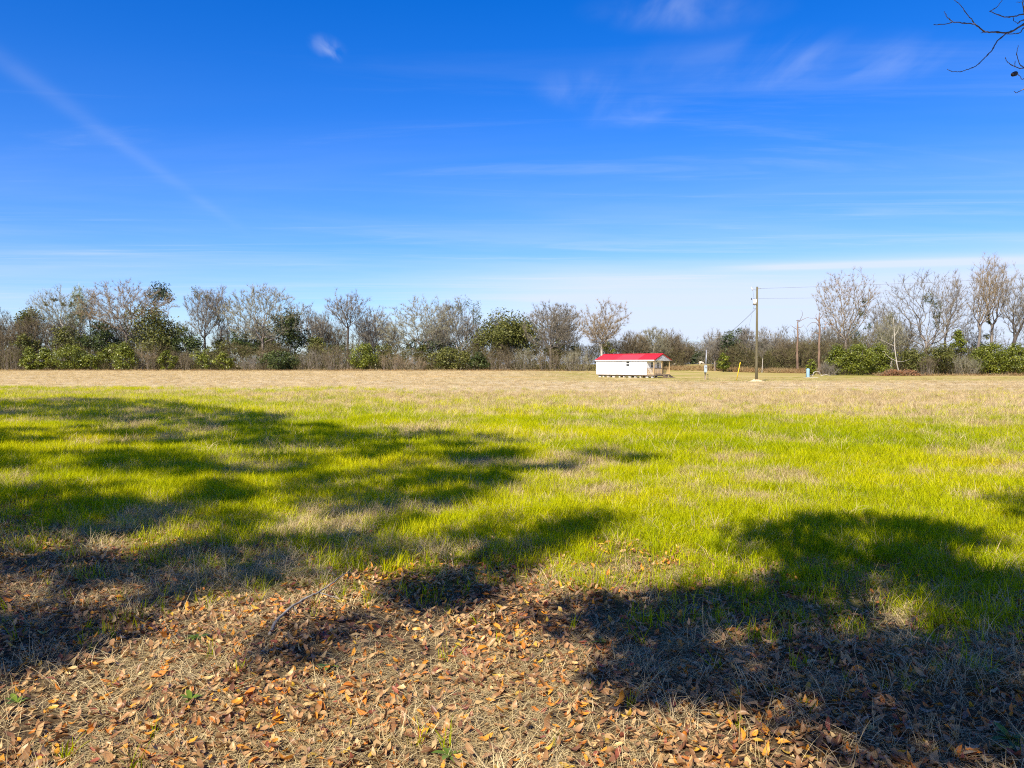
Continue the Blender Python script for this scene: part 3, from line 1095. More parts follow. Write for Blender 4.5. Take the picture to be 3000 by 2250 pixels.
# ------------------------------------------------------------------ utility pole, meter post, guy, lines
M_POLE = plain('creosote_pole', (0.125, 0.108, 0.062), 0.85, 0.25, 2.5, 0.15, stretch=(6, 6, 0.3), bump=0.4)
M_STEEL = plain('dull_steel', (0.30, 0.31, 0.33), 0.5, 0.15, 6, 0.4)
M_TANK = plain('transformer_grey', (0.70, 0.72, 0.72), 0.45, 0.06, 4, 0.4)
M_BLACKI = plain('dark_insulator', (0.06, 0.06, 0.065), 0.35, 0.2, 4, 0.5)
M_WIRE = plain('line_wire', (0.16, 0.17, 0.19), 0.5, 0.1, 6, 0.3)
M_YEL = plain('yellow_plastic', (0.80, 0.52, 0.02), 0.5, 0.08, 5, 0.3)
M_BOX = plain('meter_box_grey', (0.36, 0.42, 0.45), 0.45, 0.08, 5, 0.4)
M_BLUE = plain('pale_blue_paint', (0.26, 0.41, 0.50), 0.45, 0.06, 3, 0.4, dirt=((0.35, 0.42, 0.44), 2.0, 0.4))


def cyl(name, p0, p1, r0, r1, mat, parent, n=12, smooth=True):
    bm = chain([p0, p1], [r0, r1], n)
    me_ = bm_mesh(name, bm, False)
    if smooth:
        for pl in me_.polygons:
            pl.use_smooth = len(pl.vertices) == 4
    return obj(name, me_, mat, parent)


pb = on_ground(2216, 1118)
PD = pb.y
PTOP = at(2216, 840, PD).z
pole = tag(empty('utility_pole', (pb.x, pb.y, 0)), 'tall wooden utility pole with grey transformer standing in a sand heap', 'utility pole')
bm = chain([(0, 0, -.4), (0, 0, 2), (0.01, 0, 5), (0.0, 0, PTOP)], [.150, .142, .125, .10], 14)
obj('pole', bm_mesh('pole', bm, True), M_POLE, pole)
for z in (2.6, 4.4):
    cyl('ground_wire_staple', (.0, -.17, z), (.0, -.185, z + .08), .015, .015, M_STEEL, pole, 6)


def pz(y):
    return at(2216, y, PD).z


S = PD / F                                    # metres per pixel of the photograph at the pole
br = cyl('cutout_bracket', (-.1, 0, pz(850)), (-14 * S, 0, pz(846)), .025, .02, M_STEEL, pole, 6)
co = cyl('fuse_cutout', (-13 * S, 0, pz(851)), (-17 * S, 0, pz(841)), .05, .04, M_TANK, pole, 8)
cyl('cutout_cap', (-17 * S, 0, pz(841)), (-14.5 * S, 0, pz(840)), .03, .03, M_STEEL, pole, 6)
ti = cyl('line_insulator', (.1, 0, pz(845)), (10 * S, 0, pz(845)), .05, .03, M_STEEL, pole, 8)
tx = -6.5 * S
xf = cyl('transformer', (tx, -.02, pz(892)), (tx, -.02, pz(878)), .19, .21, M_TANK, pole, 16)
obj('transformer_lid', bm_mesh('lid', chain([(tx, -.02, pz(878)), (tx, -.02, pz(877))], [.225, .2], 16)), M_TANK, xf)
obj('bushing', bm_mesh('bushing', chain([(tx - .1, -.02, pz(878)), (tx - .1, -.02, pz(873.5))], [.05, .035], 8)), M_BLACKI, xf)
obj('lightning_arrester', bm_mesh('arrester', chain([(tx - .36, -.02, pz(878.5)), (tx - .36, -.02, pz(873))], [.06, .05], 8)), M_BLACKI, xf)
obj('arrester_bracket', bm_mesh('arb', chain([(tx - .36, -.02, pz(878)), (tx - .15, -.02, pz(880))], [.02, .02], 6)), M_STEEL, xf)
cyl('transformer_bracket', (tx - .22, .0, pz(893)), (-.1, .0, pz(893)), .03, .03, M_BLACKI, pole, 6)
cyl('transformer_bracket', (tx + .1, .0, pz(881)), (-.1, .0, pz(881)), .03, .03, M_BLACKI, pole, 6)
drip = smooth_path([(-13 * S, 0, pz(842)), (-12 * S, -.05, pz(858)), (tx - .1, -.02, pz(873.5))], 6)
obj('jumper_wire', bm_mesh('jumper', chain(drip, [.012] * len(drip), 5)), M_WIRE, pole)
drip = smooth_path([(tx - .05, -.1, pz(893)), (tx - .15, -.1, pz(903)), (-.15, -.05, pz(904))], 6)
obj('jumper_wire', bm_mesh('jumper', chain(drip, [.016] * len(drip), 5)), M_WIRE, pole)
heap = flat_patch('sand_heap', pb.x, pb.y, .95, .75, M_SAND, 12, .26, 0, .012, 26, 6)
tag(heap, 'small heap of pale sand round the utility pole foot', 'sand heap')


def wire(label, a, b, sag, r, name='power_line', n=40):
    a, b = Vector(a), Vector(b)
    pts = []
    for i in range(n + 1):
        t_ = i / n
        q = a.lerp(b, t_)
        q.z -= sag * 4 * t_ * (1 - t_)
        pts.append(q)
    o = obj(name, bm_mesh(name, chain(pts, [r] * (n + 1), 5), True), M_WIRE)
    return tag(o, label, 'power line' if name == 'power_line' else 'wire')


LD = Vector((20, -14, 0)).normalized()
a = Vector((pb.x + 10 * S, pb.y, pz(845)))
wire('upper thin power line running from the utility pole top over the trees', a, a + LD * 62 + Vector((0, 0, .25)), .5, .013)
a = Vector((pb.x + .15, pb.y, pz(874)))
wire('lower thin power line leaving the utility pole beside its transformer', a, a + LD * 62 + Vector((0, 0, .1)), .75, .012)

mb = on_ground(2066, 1112)
MD = mb.y
MS = MD / F
meter = tag(empty('meter_post', (mb.x, mb.y, 0)), 'thin service post with grey electric meter box in mown grass', 'meter post')
mz = lambda y: at(2066, y, MD).z
obj('post', box_mesh('post', -.075, .075, -.06, .06, -.2, mz(1072), bevel=.01), M_WOODG, meter)
cyl('conduit', (.02, -.09, mz(1098)), (.10, -.09, mz(1024)), .055, .045, M_GALV, meter, 10)
wh = chain([(.10, -.09, mz(1024)), (.11, -.09, mz(1021.5)), (.15, -.11, mz(1020)), (.22, -.13, mz(1022))], [.06, .10, .10, .05], 8)
obj('weatherhead', bm_mesh('weatherhead', wh, True), M_BLACKI, meter)
mbx = obj('meter_box', box_mesh('meter_box', -.17, .17, -.26, -.062, mz(1091), mz(1070.5), bevel=.02), M_BOX, meter)
obj('meter_dial', bm_mesh('dial', chain([(0, -.26, mz(1075)), (0, -.35, mz(1075))], [.09, .08], 12)), M_GALV, mbx)
obj('breaker_cover', box_mesh('cover', -.11, .11, -.272, -.261, mz(1089), mz(1080)), M_BOX, mbx)
obj('lower_outlet', box_mesh('outlet', -.13, .05, -.22, -.062, mz(1093.5), mz(1091.2), bevel=.01), M_BLACKI, meter)
ga = Vector((pb.x - .12, pb.y, pz(904)))
gb = Vector((mb.x + .12, mb.y - .1, mz(1021)))
wire('service drop cable sloping from the utility pole down to the meter post', ga, gb, .35, .022, 'service_cable')
sp = on_ground(2074, 1113)
spg = tag(empty('yard_hydrant', (sp.x, sp.y, 0)), 'short dark yard hydrant pipe beside the electric meter post', 'hydrant')
bm = chain(smooth_path([(0, 0, -.1), (0, 0, .3), (0, 0, .58), (-.03, -.02, .66), (-.12, -.05, .64)], 4), [.032] * 17, 8)
obj('pipe', bm_mesh('pipe', bm, True), M_BARK_DARK, spg)
obj('handle', box_mesh('handle', -.02, .16, -.015, .015, .67, .70), M_BARK_DARK, spg)

# guy wire with its yellow guard
gbse = on_ground(2157.5, 1113.5)
gtop = at(2169, 1061, gbse.y - .2)
guy = tag(empty('guy_wire', (gbse.x, gbse.y, 0)), 'leaning yellow guard on the steel guy wire behind the utility pole', 'guy wire')
ptop = Vector((pb.x, pb.y + .1, pz(862)))
bm = chain([Vector((0, 0, -.05)), gtop - Vector((gbse.x, gbse.y, 0))], [.05, .045], 8)
obj('guard', bm_mesh('guard', bm, True), M_YEL, guy)
bm = chain([gtop - Vector((gbse.x, gbse.y, 0)), ptop - Vector((gbse.x, gbse.y, 0))], [.008, .008], 5)
obj('steel_wire', bm_mesh('steel_wire', bm, True), M_WIRE, guy)

# pale blue well tank
tb = on_ground(2367, 1105.5)
TS = tb.y / F
tank = tag(empty('well_tank', (tb.x, tb.y, 0)), 'pale blue upright well tank standing at the bush edge', 'well tank')
th_ = 26 * TS
prof = [(0, .14), (.02, .21), (.08, .225), (.5 * th_, .225), (th_ - .12, .225), (th_ - .04, .19), (th_, .09)]
obj('tank', bm_mesh('tank', chain([(0, 0, z) for z, r in prof], [r for z, r in prof], 18), True), M_BLUE, tank)
obj('pipe', bm_mesh('pipe', chain(smooth_path([(.2, -.05, .1), (.38, -.05, .1), (.42, -.05, .2), (.42, -.05, .42)], 3), [.04] * 10, 8), True), M_BLACKI, tank)
obj('pressure_switch', box_mesh('switch', .36, .52, -.12, .0, .30, .42, bevel=.01), M_BLACKI, tank)
obj('side_pipe', bm_mesh('pipe2', chain([(-.27, -.02, 0), (-.27, -.02, .45)], [.04, .04], 8), True), M_BLACKI, tank)
pad = box_mesh('pad', -.5, 1.3, -.45, .45, -.05, .03, bevel=.01)
obj('concrete_pad', pad, M_CONC, tank)

# ------------------------------------------------------------------ cattle in the far pasture
M_COW = plain('cream_hide', (0.62, 0.54, 0.42), 0.8, 0.12, 2.0, 0.1)


def cow(label, loc, rz, graze):
    e = empty('cow', loc, rz)
    tag(e, label, 'cow', 'pale cattle grazing beyond the tiny house')
    bm = bmesh.new()
    sl_ = bm.verts.layers.skin.verify()

    def path(pts, start=None):
        prev = start
        for (c, r) in pts:
            v_ = bm.verts.new(c)
            v_[sl_].radius = (r, r)
            if prev is not None:
                bm.edges.new((prev, v_))
            prev = v_
        return prev
    hip = bm.verts.new((-.55, 0, 1.10)); hip[sl_].radius = (.30, .34); hip[sl_].use_root = True
    bel = bm.verts.new((0.0, 0, 1.02)); bel[sl_].radius = (.34, .40); bm.edges.new((hip, bel))
    sh = bm.verts.new((.60, 0, 1.08)); sh[sl_].radius = (.27, .37); bm.edges.new((bel, sh))
    if graze:
        path([((.95, 0, .88), .20), ((1.18, 0, .55), .15), ((1.30, 0, .30), .13), ((1.42, 0, .10), .08)], sh)
    else:
        path([((.95, 0, 1.26), .20), ((1.12, 0, 1.38), .15), ((1.34, 0, 1.28), .12), ((1.52, 0, 1.16), .08)], sh)
    for s in (-1, 1):
        path([((.62, s * .20, .72), .13), ((.64, s * .20, .40), .075), ((.62, s * .20, .12), .055), ((.66, s * .20, .03), .065)], sh)
        path([((-.55, s * .22, .78), .17), ((-.48, s * .21, .55), .10), ((-.66, s * .21, .38), .07), ((-.62, s * .21, .12), .055), ((-.58, s * .21, .03), .065)], hip)
    path([((-.90, 0, 1.12), .06), ((-.98, 0, .80), .03), ((-.99, 0, .50), .035)], hip)
    me_ = bpy.data.meshes.new('body')
    bm.to_mesh(me_); bm.free()
    o = obj('body', me_, M_COW, e)
    o.modifiers.new('skin', 'SKIN').use_smooth_shade = True
    o.modifiers.new('sub', 'SUBSURF').levels = 1
    hx, hz = (1.26, .40) if graze else (1.14, 1.46)
    for s in (-1, 1):
        bm = chain([(hx, s * .1, hz), (hx - .02, s * .22, hz + .02), (hx - .03, s * .28, hz - .02)], [.03, .06, .02], 6)
        obj('ear', bm_mesh('ear', bm, True), M_COW, e)
    return e


for (px, dep, rz, gz, lab) in ((1977, 245, 2.6, True, 'cream cow with lowered head close beside the porch post'),
                               (2004, 240, 3.05, True, 'cream cow standing broadside in the pasture gap'),
                               (2054, 268, .4, True, 'distant cream cow low behind brown weeds near the meter post')):
    q = place(px, dep)
    cow(lab, (q.x, q.y, q.z), rz, gz)

# ------------------------------------------------------------------ tree lines
T, GR = bare_tree, 'bare trees along the field edge'
DL = 218
# left and middle line
evergreen('dark leaf mass standing for the shaded hollow between live oak and forked bare tree', 545, 962, 72, DL + 5, None, 'lobed', 101, G_DARK, 60, 48, .32, low=.1)  # dark leaf crown imitates a shaded hollow
evergreen('olive leafy tree filling the space below the mistletoe tree', 218, 952, 84, DL + 2, None, 'lobed', 102, G_OLIVE, 60, 48, .32, low=.15)
evergreen('olive shrubby tree at far left below the brown bare tree', 62, 978, 76, DL, None, 'lobed', 103, G_OLIVE, 55, 46, .32, low=.1)
evergreen('dark leafy tree between forked tree and great spreading tree', 705, 965, 78, DL + 6, None, 'lobed', 104, G_DARK, 55, 48, .32, low=.15)
evergreen('small olive tree right of the tucked dark evergreen', 925, 985, 70, DL + 4, None, 'lobed', 105, G_OLIVE, 50, 46, .32, low=.1)
evergreen('drab olive tree behind the small bush below the live oak', 480, 985, 76, DL + 4, None, 'lobed', 106, G_OLIVE, 55, 48, .32, low=.1)
evergreen('dusky green tree low behind the yellow-green bush', 640, 990, 60, DL + 8, None, 'lobed', 107, G_OLIVE, 40, 46, .32, low=.1)
evergreen('drab evergreen tree low behind the round bare tree', 1650, 1005, 80, DL + 2, None, 'lobed', 108, G_OLIVE, 50, 46, .32, low=.05)
T('tall bare tree dotted with round mistletoe balls, paler than its neighbours', 190, 838, 128, DL + 8, .42, 'round', 11, M_BARK_PALE, M_TWIG_GREEN, 200, 1900, lobes=8,
  extras=[('mistletoe', 160, 879, 10, G_OLIVE, 200), ('mistletoe', 136, 893, 8, G_OLIVE, 160), ('mistletoe', 222, 871, 9, G_OLIVE, 180), ('mistletoe', 207, 891, 9, G_OLIVE, 180),
          ('mistletoe', 187, 893, 8, G_OLIVE, 150), ('mistletoe', 200, 930, 17, G_OLIVE, 420), ('mistletoe', 240, 925, 10, G_OLIVE, 180)])
T('narrow upright tree flushed with pale green buds beside the mistletoe tree', 236, 838, 40, DL + 12, .45, 'tall', 12, M_BARK_PALE, M_TWIG_BUD, 110, 1500, lean=.0)
T('thin bare pole-like tree right of the pale green one', 263, 850, 24, DL + 13, .55, 'tall', 13, M_BARK_DARK, M_TWIG_TAN, 50, 350, lean=.03)
T('broad russet-tinged bare tree, widest crown at left', 372, 823, 190, DL + 6, .40, 'spread', 14, M_BARK, M_TWIG_TAN, 300, 4200, lobes=11, bf=.25)
evergreen('tall dark pine poking above the russet crown', 474, 824, 56, DL + 14, None, 'lobed', 15, G_PINE, 26, 44, .30, name='pine_tree', low=.68, lobes=5)
evergreen('large olive live oak with black leaning trunk under the pine', 447, 886, 140, DL + 2, None, 'lobed', 16, G_OLIVE, 95, 52, .34, low=.33, lobes=7)
evergreen('dense dark green tree low between mistletoe tree and russet crown', 298, 935, 76, DL + 3, None, 'mound', 17, G_DARK, 60, 48, .32, low=.25)
evergreen('ragged olive-topped tree at the far left skyline', 92, 898, 66, DL + 7, None, 'lobed', 18, G_OLIVE, 45, 42, .30, low=.45, lobes=4)
T('brownish bare tree under the ragged olive top', 100, 925, 80, DL + 4, .25, 'round', 19, M_BARK, M_TWIG_BROWN, 160, 2000)
T('low brown bare tree at the very left frame edge', 20, 945, 90, DL + 1, .2, 'round', 20, M_BARK, M_TWIG_BROWN, 160, 2200)
T('bare forked tree with a dark green tuft on its upper left', 600, 850, 120, DL + 6, .38, 'vase', 21, M_BARK_DARK, M_TWIG, 230, 2700,
  extras=[('ivy', 575, 862, 22, G_OLIVE, 420), ('ivy', 605, 868, 12, G_OLIVE, 150), ('ivy', 640, 935, 16, G_OLIVE, 240)])
T('thin upright bare tree rising behind the forked tree', 650, 838, 46, DL + 16, .45, 'tall', 22, M_BARK, M_TWIG, 90, 900)
T('great spreading grey bare tree, broadest of the middle group', 770, 836, 176, DL + 4, .36, 'spread', 23, M_BARK, M_TWIG_GREEN, 320, 4300, lobes=11, bf=.25)
evergreen('dark evergreen tucked under the great spreading bare tree', 845, 902, 88, DL + 8, None, 'lobed', 24, G_DARK, 75, 48, .32, low=.35)
T('small pale pinkish bare tree past the dark evergreen', 905, 890, 72, DL + 18, .3, 'round', 25, M_BARK_PALE, M_TWIG, 130, 1500)
T('dark two-forked bare tree standing clear against the sky', 1022, 852, 122, DL + 3, .50, 'vase', 26, M_BARK_DARK, M_TWIG, 170, 1500, lobes=5, bf=.3, r0=.028)
T('low dark-limbed bare tree right of the two-forked one', 1090, 903, 104, DL + 6, .28, 'vase', 27, M_BARK_DARK, M_TWIG, 200, 1900)
T('wide many-stemmed grey bare tree near the picture centre', 1235, 870, 190, DL + 4, .26, 'spread', 28, M_BARK, M_TWIG_GREEN, 340, 4300, lobes=11, bf=.22)
T('grey bare tree with olive leafy cap beside the dark evergreen', 1352, 876, 118, DL + 5, .28, 'round', 29, M_BARK_PALE, M_TWIG, 240, 2900,
  extras=[('foliage', 1350, 892, 30, G_OLIVE, 520), ('foliage', 1395, 900, 20, G_OLIVE, 260), ('foliage', 1395, 930, 22, G_DARK, 320), ('foliage', 1315, 900, 14, G_OLIVE, 140)])
evergreen('big dark evergreen oak left of the round bare tree', 1488, 905, 164, DL, None, 'lobed', 30, G_OLIVE, 130, 54, .33, low=.30, lobes=9)
evergreen('darker crown half behind the big evergreen oak, standing for its shaded side', 1520, 930, 110, DL + 10, None, 'lobed', 31, G_DARK, 70, 50, .33, low=.25, lobes=6)  # shade on the oak's right side put into darker leaves
T('rounded dense bare tree between dark evergreen and tiny house', 1612, 888, 140, DL - 6, .30, 'round', 32, M_BARK, M_TWIG, 300, 4000, lobes=10, bf=.25)
T('vase-shaped tall bare tree rising directly behind the red roof', 1762, 872, 150, DL - 14, .26, 'vase', 33, M_BARK_PALE, M_TWIG_TAN, 280, 2800, lobes=9, bf=.28,
  extras=[('ivy', 1775, 1010, 20, G_BRIGHT, 420), ('ivy', 1790, 1028, 14, G_BRIGHT, 220)])
T('small brown bare tree just right of the vase-shaped tree', 1850, 978, 70, DL - 8, .15, 'round', 34, M_BARK, M_TWIG_BROWN, 160, 1900)
T('low rounded bare tree peeking over the roof ridge', 1912, 963, 74, DL - 4, .15, 'round', 35, M_BARK_PALE, M_TWIG_GREEN, 170, 2100)
T('brushy bare tree above the porch gable', 1965, 984, 60, DL + 6, .12, 'round', 36, M_BARK, M_TWIG_BROWN, 150, 1700)
T('lowest bare tree ending the wood right of the porch', 1998, 1008, 44, DL + 20, .1, 'round', 37, M_BARK, M_TWIG_BROWN, 110, 1200)
evergreen('distant dark conifer standing alone in the pasture gap', 2022, 1016, 44, 330, None, 'mound', 38, G_PINE, 40, 40, .30)
evergreen('smaller distant evergreen beside the lone conifer', 2056, 1026, 44, 345, None, 'mound', 39, G_PINE, 36, 40, .30)
T('pale bare tree above the electric meter post', 2095, 972, 52, 190, .3, 'round', 40, M_BARK, M_TWIG, 130, 1300)
evergreen('feathery green pine between meter post and utility pole', 2150, 962, 58, 185, None, 'lobed', 41, G_PINE, 36, 44, .28, name='pine_tree', low=.42, lobes=6)
T('slender bare tree right of the feathery pine', 2190, 968, 44, 182, .3, 'tall', 42, M_BARK_PALE, M_TWIG, 90, 900)
T('slanting pale sapling behind the utility pole', 2232, 962, 50, 165, .3, 'vase', 43, M_BARK_PALE, M_TWIG, 70, 500, lean=.06, r0=.010)
evergreen('dark rounded evergreen behind the utility pole', 2236, 994, 52, 192, None, 'mound', 44, G_DARK, 42, 44, .30, low=.3)
T('thin bare tree between utility pole and broken snag', 2268, 980, 46, 178, .3, 'tall', 45, M_BARK, M_TWIG, 80, 700)
T('brown scrubby bare tree left of the broken snag', 2305, 1000, 56, 172, .15, 'round', 46, M_BARK, M_TWIG_BROWN, 130, 1500)
T('brown scrubby bare tree right of the broken snag', 2372, 1000, 56, 168, .15, 'round', 47, M_BARK, M_TWIG_BROWN, 130, 1500)
# right group, nearer
DR = 131
T('tall bare tree with spire top behind the green bush bank', 2476, 786, 156, DR + 8, .30, 'vase', 50, M_BARK, M_TWIG_TAN, 260, 2000, lobes=9, bf=.3, r0=.016, twl=.8,
  extras=[('ivy', 2505, 970, 22, G_DARK, 380), ('ivy', 2520, 920, 18, G_DARK, 340), ('ivy', 2535, 885, 14, G_DARK, 240), ('ivy', 2512, 1000, 24, G_OLIVE, 400), ('ivy', 2545, 960, 12, G_DARK, 160),
          ('hanging_leaves', 2460, 850, 18, G_RUST, 60), ('hanging_leaves', 2490, 845, 16, G_RUST, 60), ('hanging_leaves', 2425, 955, 14, G_RUST, 70)])
T('thin bare background tree between the two tallest right trees', 2576, 888, 60, DR + 40, .35, 'tall', 51, M_BARK, M_TWIG, 90, 800)
T('short vine-draped bare tree left of the ivy-capped giant', 2612, 925, 58, DR + 4, .3, 'round', 52, M_BARK_PALE, M_TWIG_GREEN, 110, 900,
  extras=[('vine', 2612, 925, 14, G_OLIVE, 120), ('vine', 2590, 990, 26, G_OLIVE, 420)])
T('sprawling bare giant with an ivy clump high on its trunk', 2712, 790, 200, DR + 9, .28, 'spread', 53, M_BARK, M_TWIG, 300, 2000, lobes=9, bf=.3, r0=.017, twl=.8,
  extras=[('ivy', 2716, 872, 20, G_DARK, 480), ('ivy', 2742, 890, 17, G_DARK, 340), ('ivy', 2740, 925, 15, G_DARK, 300), ('ivy', 2745, 950, 12, G_DARK, 200)])
T('second bare stem leaning beside the ivy-capped giant', 2768, 800, 70, DR + 12, .35, 'tall', 54, M_BARK, M_TWIG_TAN, 110, 700, r0=.018)
T('bare tree leaning right with steep forked limbs', 2846, 790, 92, DR + 5, .40, 'vase', 55, M_BARK, M_TWIG_TAN, 120, 700, lean=.16, r0=.022, lobes=5)
T('tallest bare tree of the right group with ivy at its foot', 2905, 744, 104, DR + 8, .36, 'vase', 56, M_BARK, M_TWIG_TAN, 160, 1100, r0=.02, lobes=6,
  extras=[('ivy', 2893, 985, 11, G_OLIVE, 240), ('ivy', 2895, 945, 9, G_OLIVE, 150), ('ivy', 2894, 925, 12, G_DARK, 200)])
T('heavy leaning bare tree cut off by the right frame edge', 2945, 800, 130, DR + 3, .34, 'vase', 57, M_BARK_DARK, M_TWIG, 180, 1400, lean=.26, r0=.024)
T('bare tree beyond the right frame edge', 3060, 770, 140, DR + 8, .34, 'vase', 58, M_BARK, M_TWIG, 180, 1400, r0=.02)


def snag(label, x, top, base_y, depth, arms, seed):
    """A broken dead trunk with a few bare arms; pixel coordinates of the arms."""
    g_ = place(x, depth)
    e = empty('dead_snag', g_)
    tag(e, label, 'dead tree', None)
    Hs = tall_of(top, depth) - g_.z
    rg = np.random.default_rng(seed)
    pts = [(rg.normal(0, .05), rg.normal(0, .05), -.2 + (Hs + .2) * i / 8) for i in range(9)]
    rad_ = [.30, .25, .22, .20, .19, .18, .17, .15, .05]
    obj('trunk', bm_mesh('trunk', chain(pts, rad_, 9), True), M_BARK_RED, e)
    for path_ in arms:
        P_ = [Vector(at(px, py, depth)) - g_ + Vector((0, 0, 0)) for px, py in path_]
        for i, q in enumerate(P_):
            q.y += (-.5 if hash(path_[0]) % 2 else .5) * i * .5
        P_ = smooth_path(P_, 4, .03)
        obj('branch', bm_mesh('branch', chain(P_, list(np.linspace(.07, .015, len(P_))), 6), True), M_BARK_RED, e)
    return e


snag('reddish broken dead trunk with stubby arms right of the utility pole', 2336, 936, 1075, 160,
     [[(2335, 965), (2325, 958), (2317, 950)], [(2336, 960), (2347, 958), (2353, 950)], [(2334, 940), (2342, 938), (2346, 928), (2347, 918), (2341, 909)],
      [(2336, 945), (2352, 935), (2364, 931), (2372, 934)], [(2335, 992), (2330, 985)], [(2337, 985), (2346, 975)]], 3)
snag('broken-topped dead trunk with long drooping arms beside the spire-topped tree', 2400, 917, 1060, 140,
     [[(2400, 945), (2389, 932), (2377, 932)], [(2400, 945), (2392, 928), (2396, 918)], [(2401, 935), (2415, 918), (2432, 908)], [(2400, 980), (2385, 975), (2378, 995), (2366, 1010)],
      [(2400, 955), (2388, 945), (2370, 948), (2356, 965)]], 4)
# pale sapling in front of the right bushes
g_ = place(2630, DR - 6)
e = tag(empty('bare_sapling', g_), 'crooked white-barked sapling beside the rust-red brush pile', 'tree')
for path_, r_ in (([(2633, 1088), (2628, 1065), (2622, 1030), (2621, 1000), (2620, 960), (2617, 930)], .10), ([(2630, 1060), (2610, 1050), (2598, 1040), (2590, 1028)], .05),
                  ([(2622, 1015), (2600, 1005), (2575, 993)], .05), ([(2621, 985), (2632, 965), (2636, 945)], .04), ([(2628, 1060), (2650, 1058), (2665, 1052)], .03)):
    P_ = [Vector(at(px, py, DR - 6)) - g_ for px, py in path_]
    P_ = smooth_path(P_, 4, .02)
    obj('trunk' if r_ > .08 else 'branch', bm_mesh('stem', chain(P_, list(np.linspace(r_, r_ * .3, len(P_))), 7), True), M_BARK_PALE, e)

E = evergreen
SB = dict(name='evergreen_bush', cat='bush')
E('layered deep green bush, first one from the left edge', 88, 1016, 52, DL - 10, None, 'cone', 60, G_BRIGHT, 55, 44, .26, **SB)
E('upright bright green bush, second one from the left edge', 133, 1016, 52, DL - 9, None, 'cone', 61, G_BRIGHT, 55, 44, .26, **SB)
E('wide yellow-green bush below the mistletoe tree', 205, 1006, 84, DL - 9, None, 'mound', 62, G_BRIGHT, 75, 46, .26, **SB)
E('low bright green bush right of the wide yellow-green bush', 266, 1038, 56, DL - 10, None, 'mound', 63, G_BRIGHT, 50, 44, .26, **SB)
E('loose green bush leaning behind the bright pyramid bush', 322, 1004, 50, DL - 6, None, 'lobed', 64, G_BRIGHT, 40, 40, .26, low=.3, **SB)
E('bright green pyramid bush under the russet crown', 364, 1000, 70, DL - 10, None, 'cone', 65, G_BRIGHT, 75, 48, .26, **SB)
E('small green bush below the olive live oak', 490, 1025, 42, DL - 9, None, 'mound', 66, G_BRIGHT, 42, 42, .26, **SB)
E('thin green bush below the forked bare tree', 592, 1022, 44, DL - 8, None, 'lobed', 67, G_BRIGHT, 36, 40, .26, **SB)
E('yellow-green bush right of the forked bare tree', 657, 1032, 46, DL - 9, None, 'mound', 68, G_BRIGHT, 46, 42, .26, **SB)
E('big dark green bush under the great spreading tree', 818, 1026, 94, DL - 9, None, 'mound', 69, G_DARK, 80, 48, .28, **SB)
E('round bright green bush below the two-forked bare tree', 1068, 1003, 72, DL - 9, None, 'mound', 70, G_BRIGHT, 80, 50, .26, **SB)
E('dull green bush behind brown briars, right of the round bush', 1128, 1004, 46, DL + 1, None, 'mound', 71, G_OLIVE, 40, 42, .28, **SB)
E('small green bush below the wide many-stemmed tree', 1240, 1008, 50, DL, None, 'mound', 72, G_OLIVE, 40, 42, .28, **SB)
E('broad olive-green bush mass left of the dark conifer bush', 1316, 1014, 112, DL - 8, None, 'mound', 73, G_OLIVE, 100, 50, .28, **SB)
E('dark green conical bush beneath the big evergreen oak', 1402, 1030, 62, DL - 9, None, 'cone', 74, G_DARK, 60, 48, .26, **SB)
E('bright green bush in the gap left of the yellow guy guard', 2120, 1034, 36, 176, None, 'mound', 75, G_BRIGHT, 40, 42, .26, **SB)
E('small green bush behind the pale blue tank', 2377, 1052, 26, DR - 3, None, 'mound', 76, G_BRIGHT, 30, 40, .26, **SB)
E('dark upright bush at the left end of the green bank', 2452, 1008, 66, DR - 3, None, 'cone', 77, G_BRIGHT, 90, 56, .24, **SB)
E('glossy rounded green bush in the middle of the green bank', 2515, 1006, 84, DR - 4, None, 'mound', 78, G_BRIGHT, 120, 58, .24, **SB)
E('glossy green bush at the right end of the green bank', 2572, 1004, 76, DR - 2, None, 'mound', 79, G_BRIGHT, 100, 56, .24, **SB)
E('loose olive bush right of the white-barked sapling', 2668, 1018, 74, DR - 1, None, 'lobed', 80, G_OLIVE, 75, 50, .26, **SB)
E('yellowish olive bush below the ivy-capped giant', 2748, 1000, 86, DR, None, 'lobed', 81, G_OLIVE, 85, 50, .26, **SB)
E('small bright conifer rising behind the olive bushes', 2805, 964, 40, DR + 2, None, 'cone', 82, G_BRIGHT, 50, 50, .24, low=.45, name='conifer_tree', cat='tree')
E('big bright green bush left of the frame-edge bush', 2898, 1000, 88, DR - 3, None, 'mound', 83, G_BRIGHT, 130, 58, .24, **SB)
E('big green bush touching the right frame edge', 2972, 1006, 84, DR - 4, None, 'mound', 84, G_BRIGHT, 120, 58, .24, **SB)
E('green bush outside the right frame edge', 3060, 1004, 90, DR - 3, None, 'mound', 85, G_BRIGHT, 90, 50, .26, **SB)

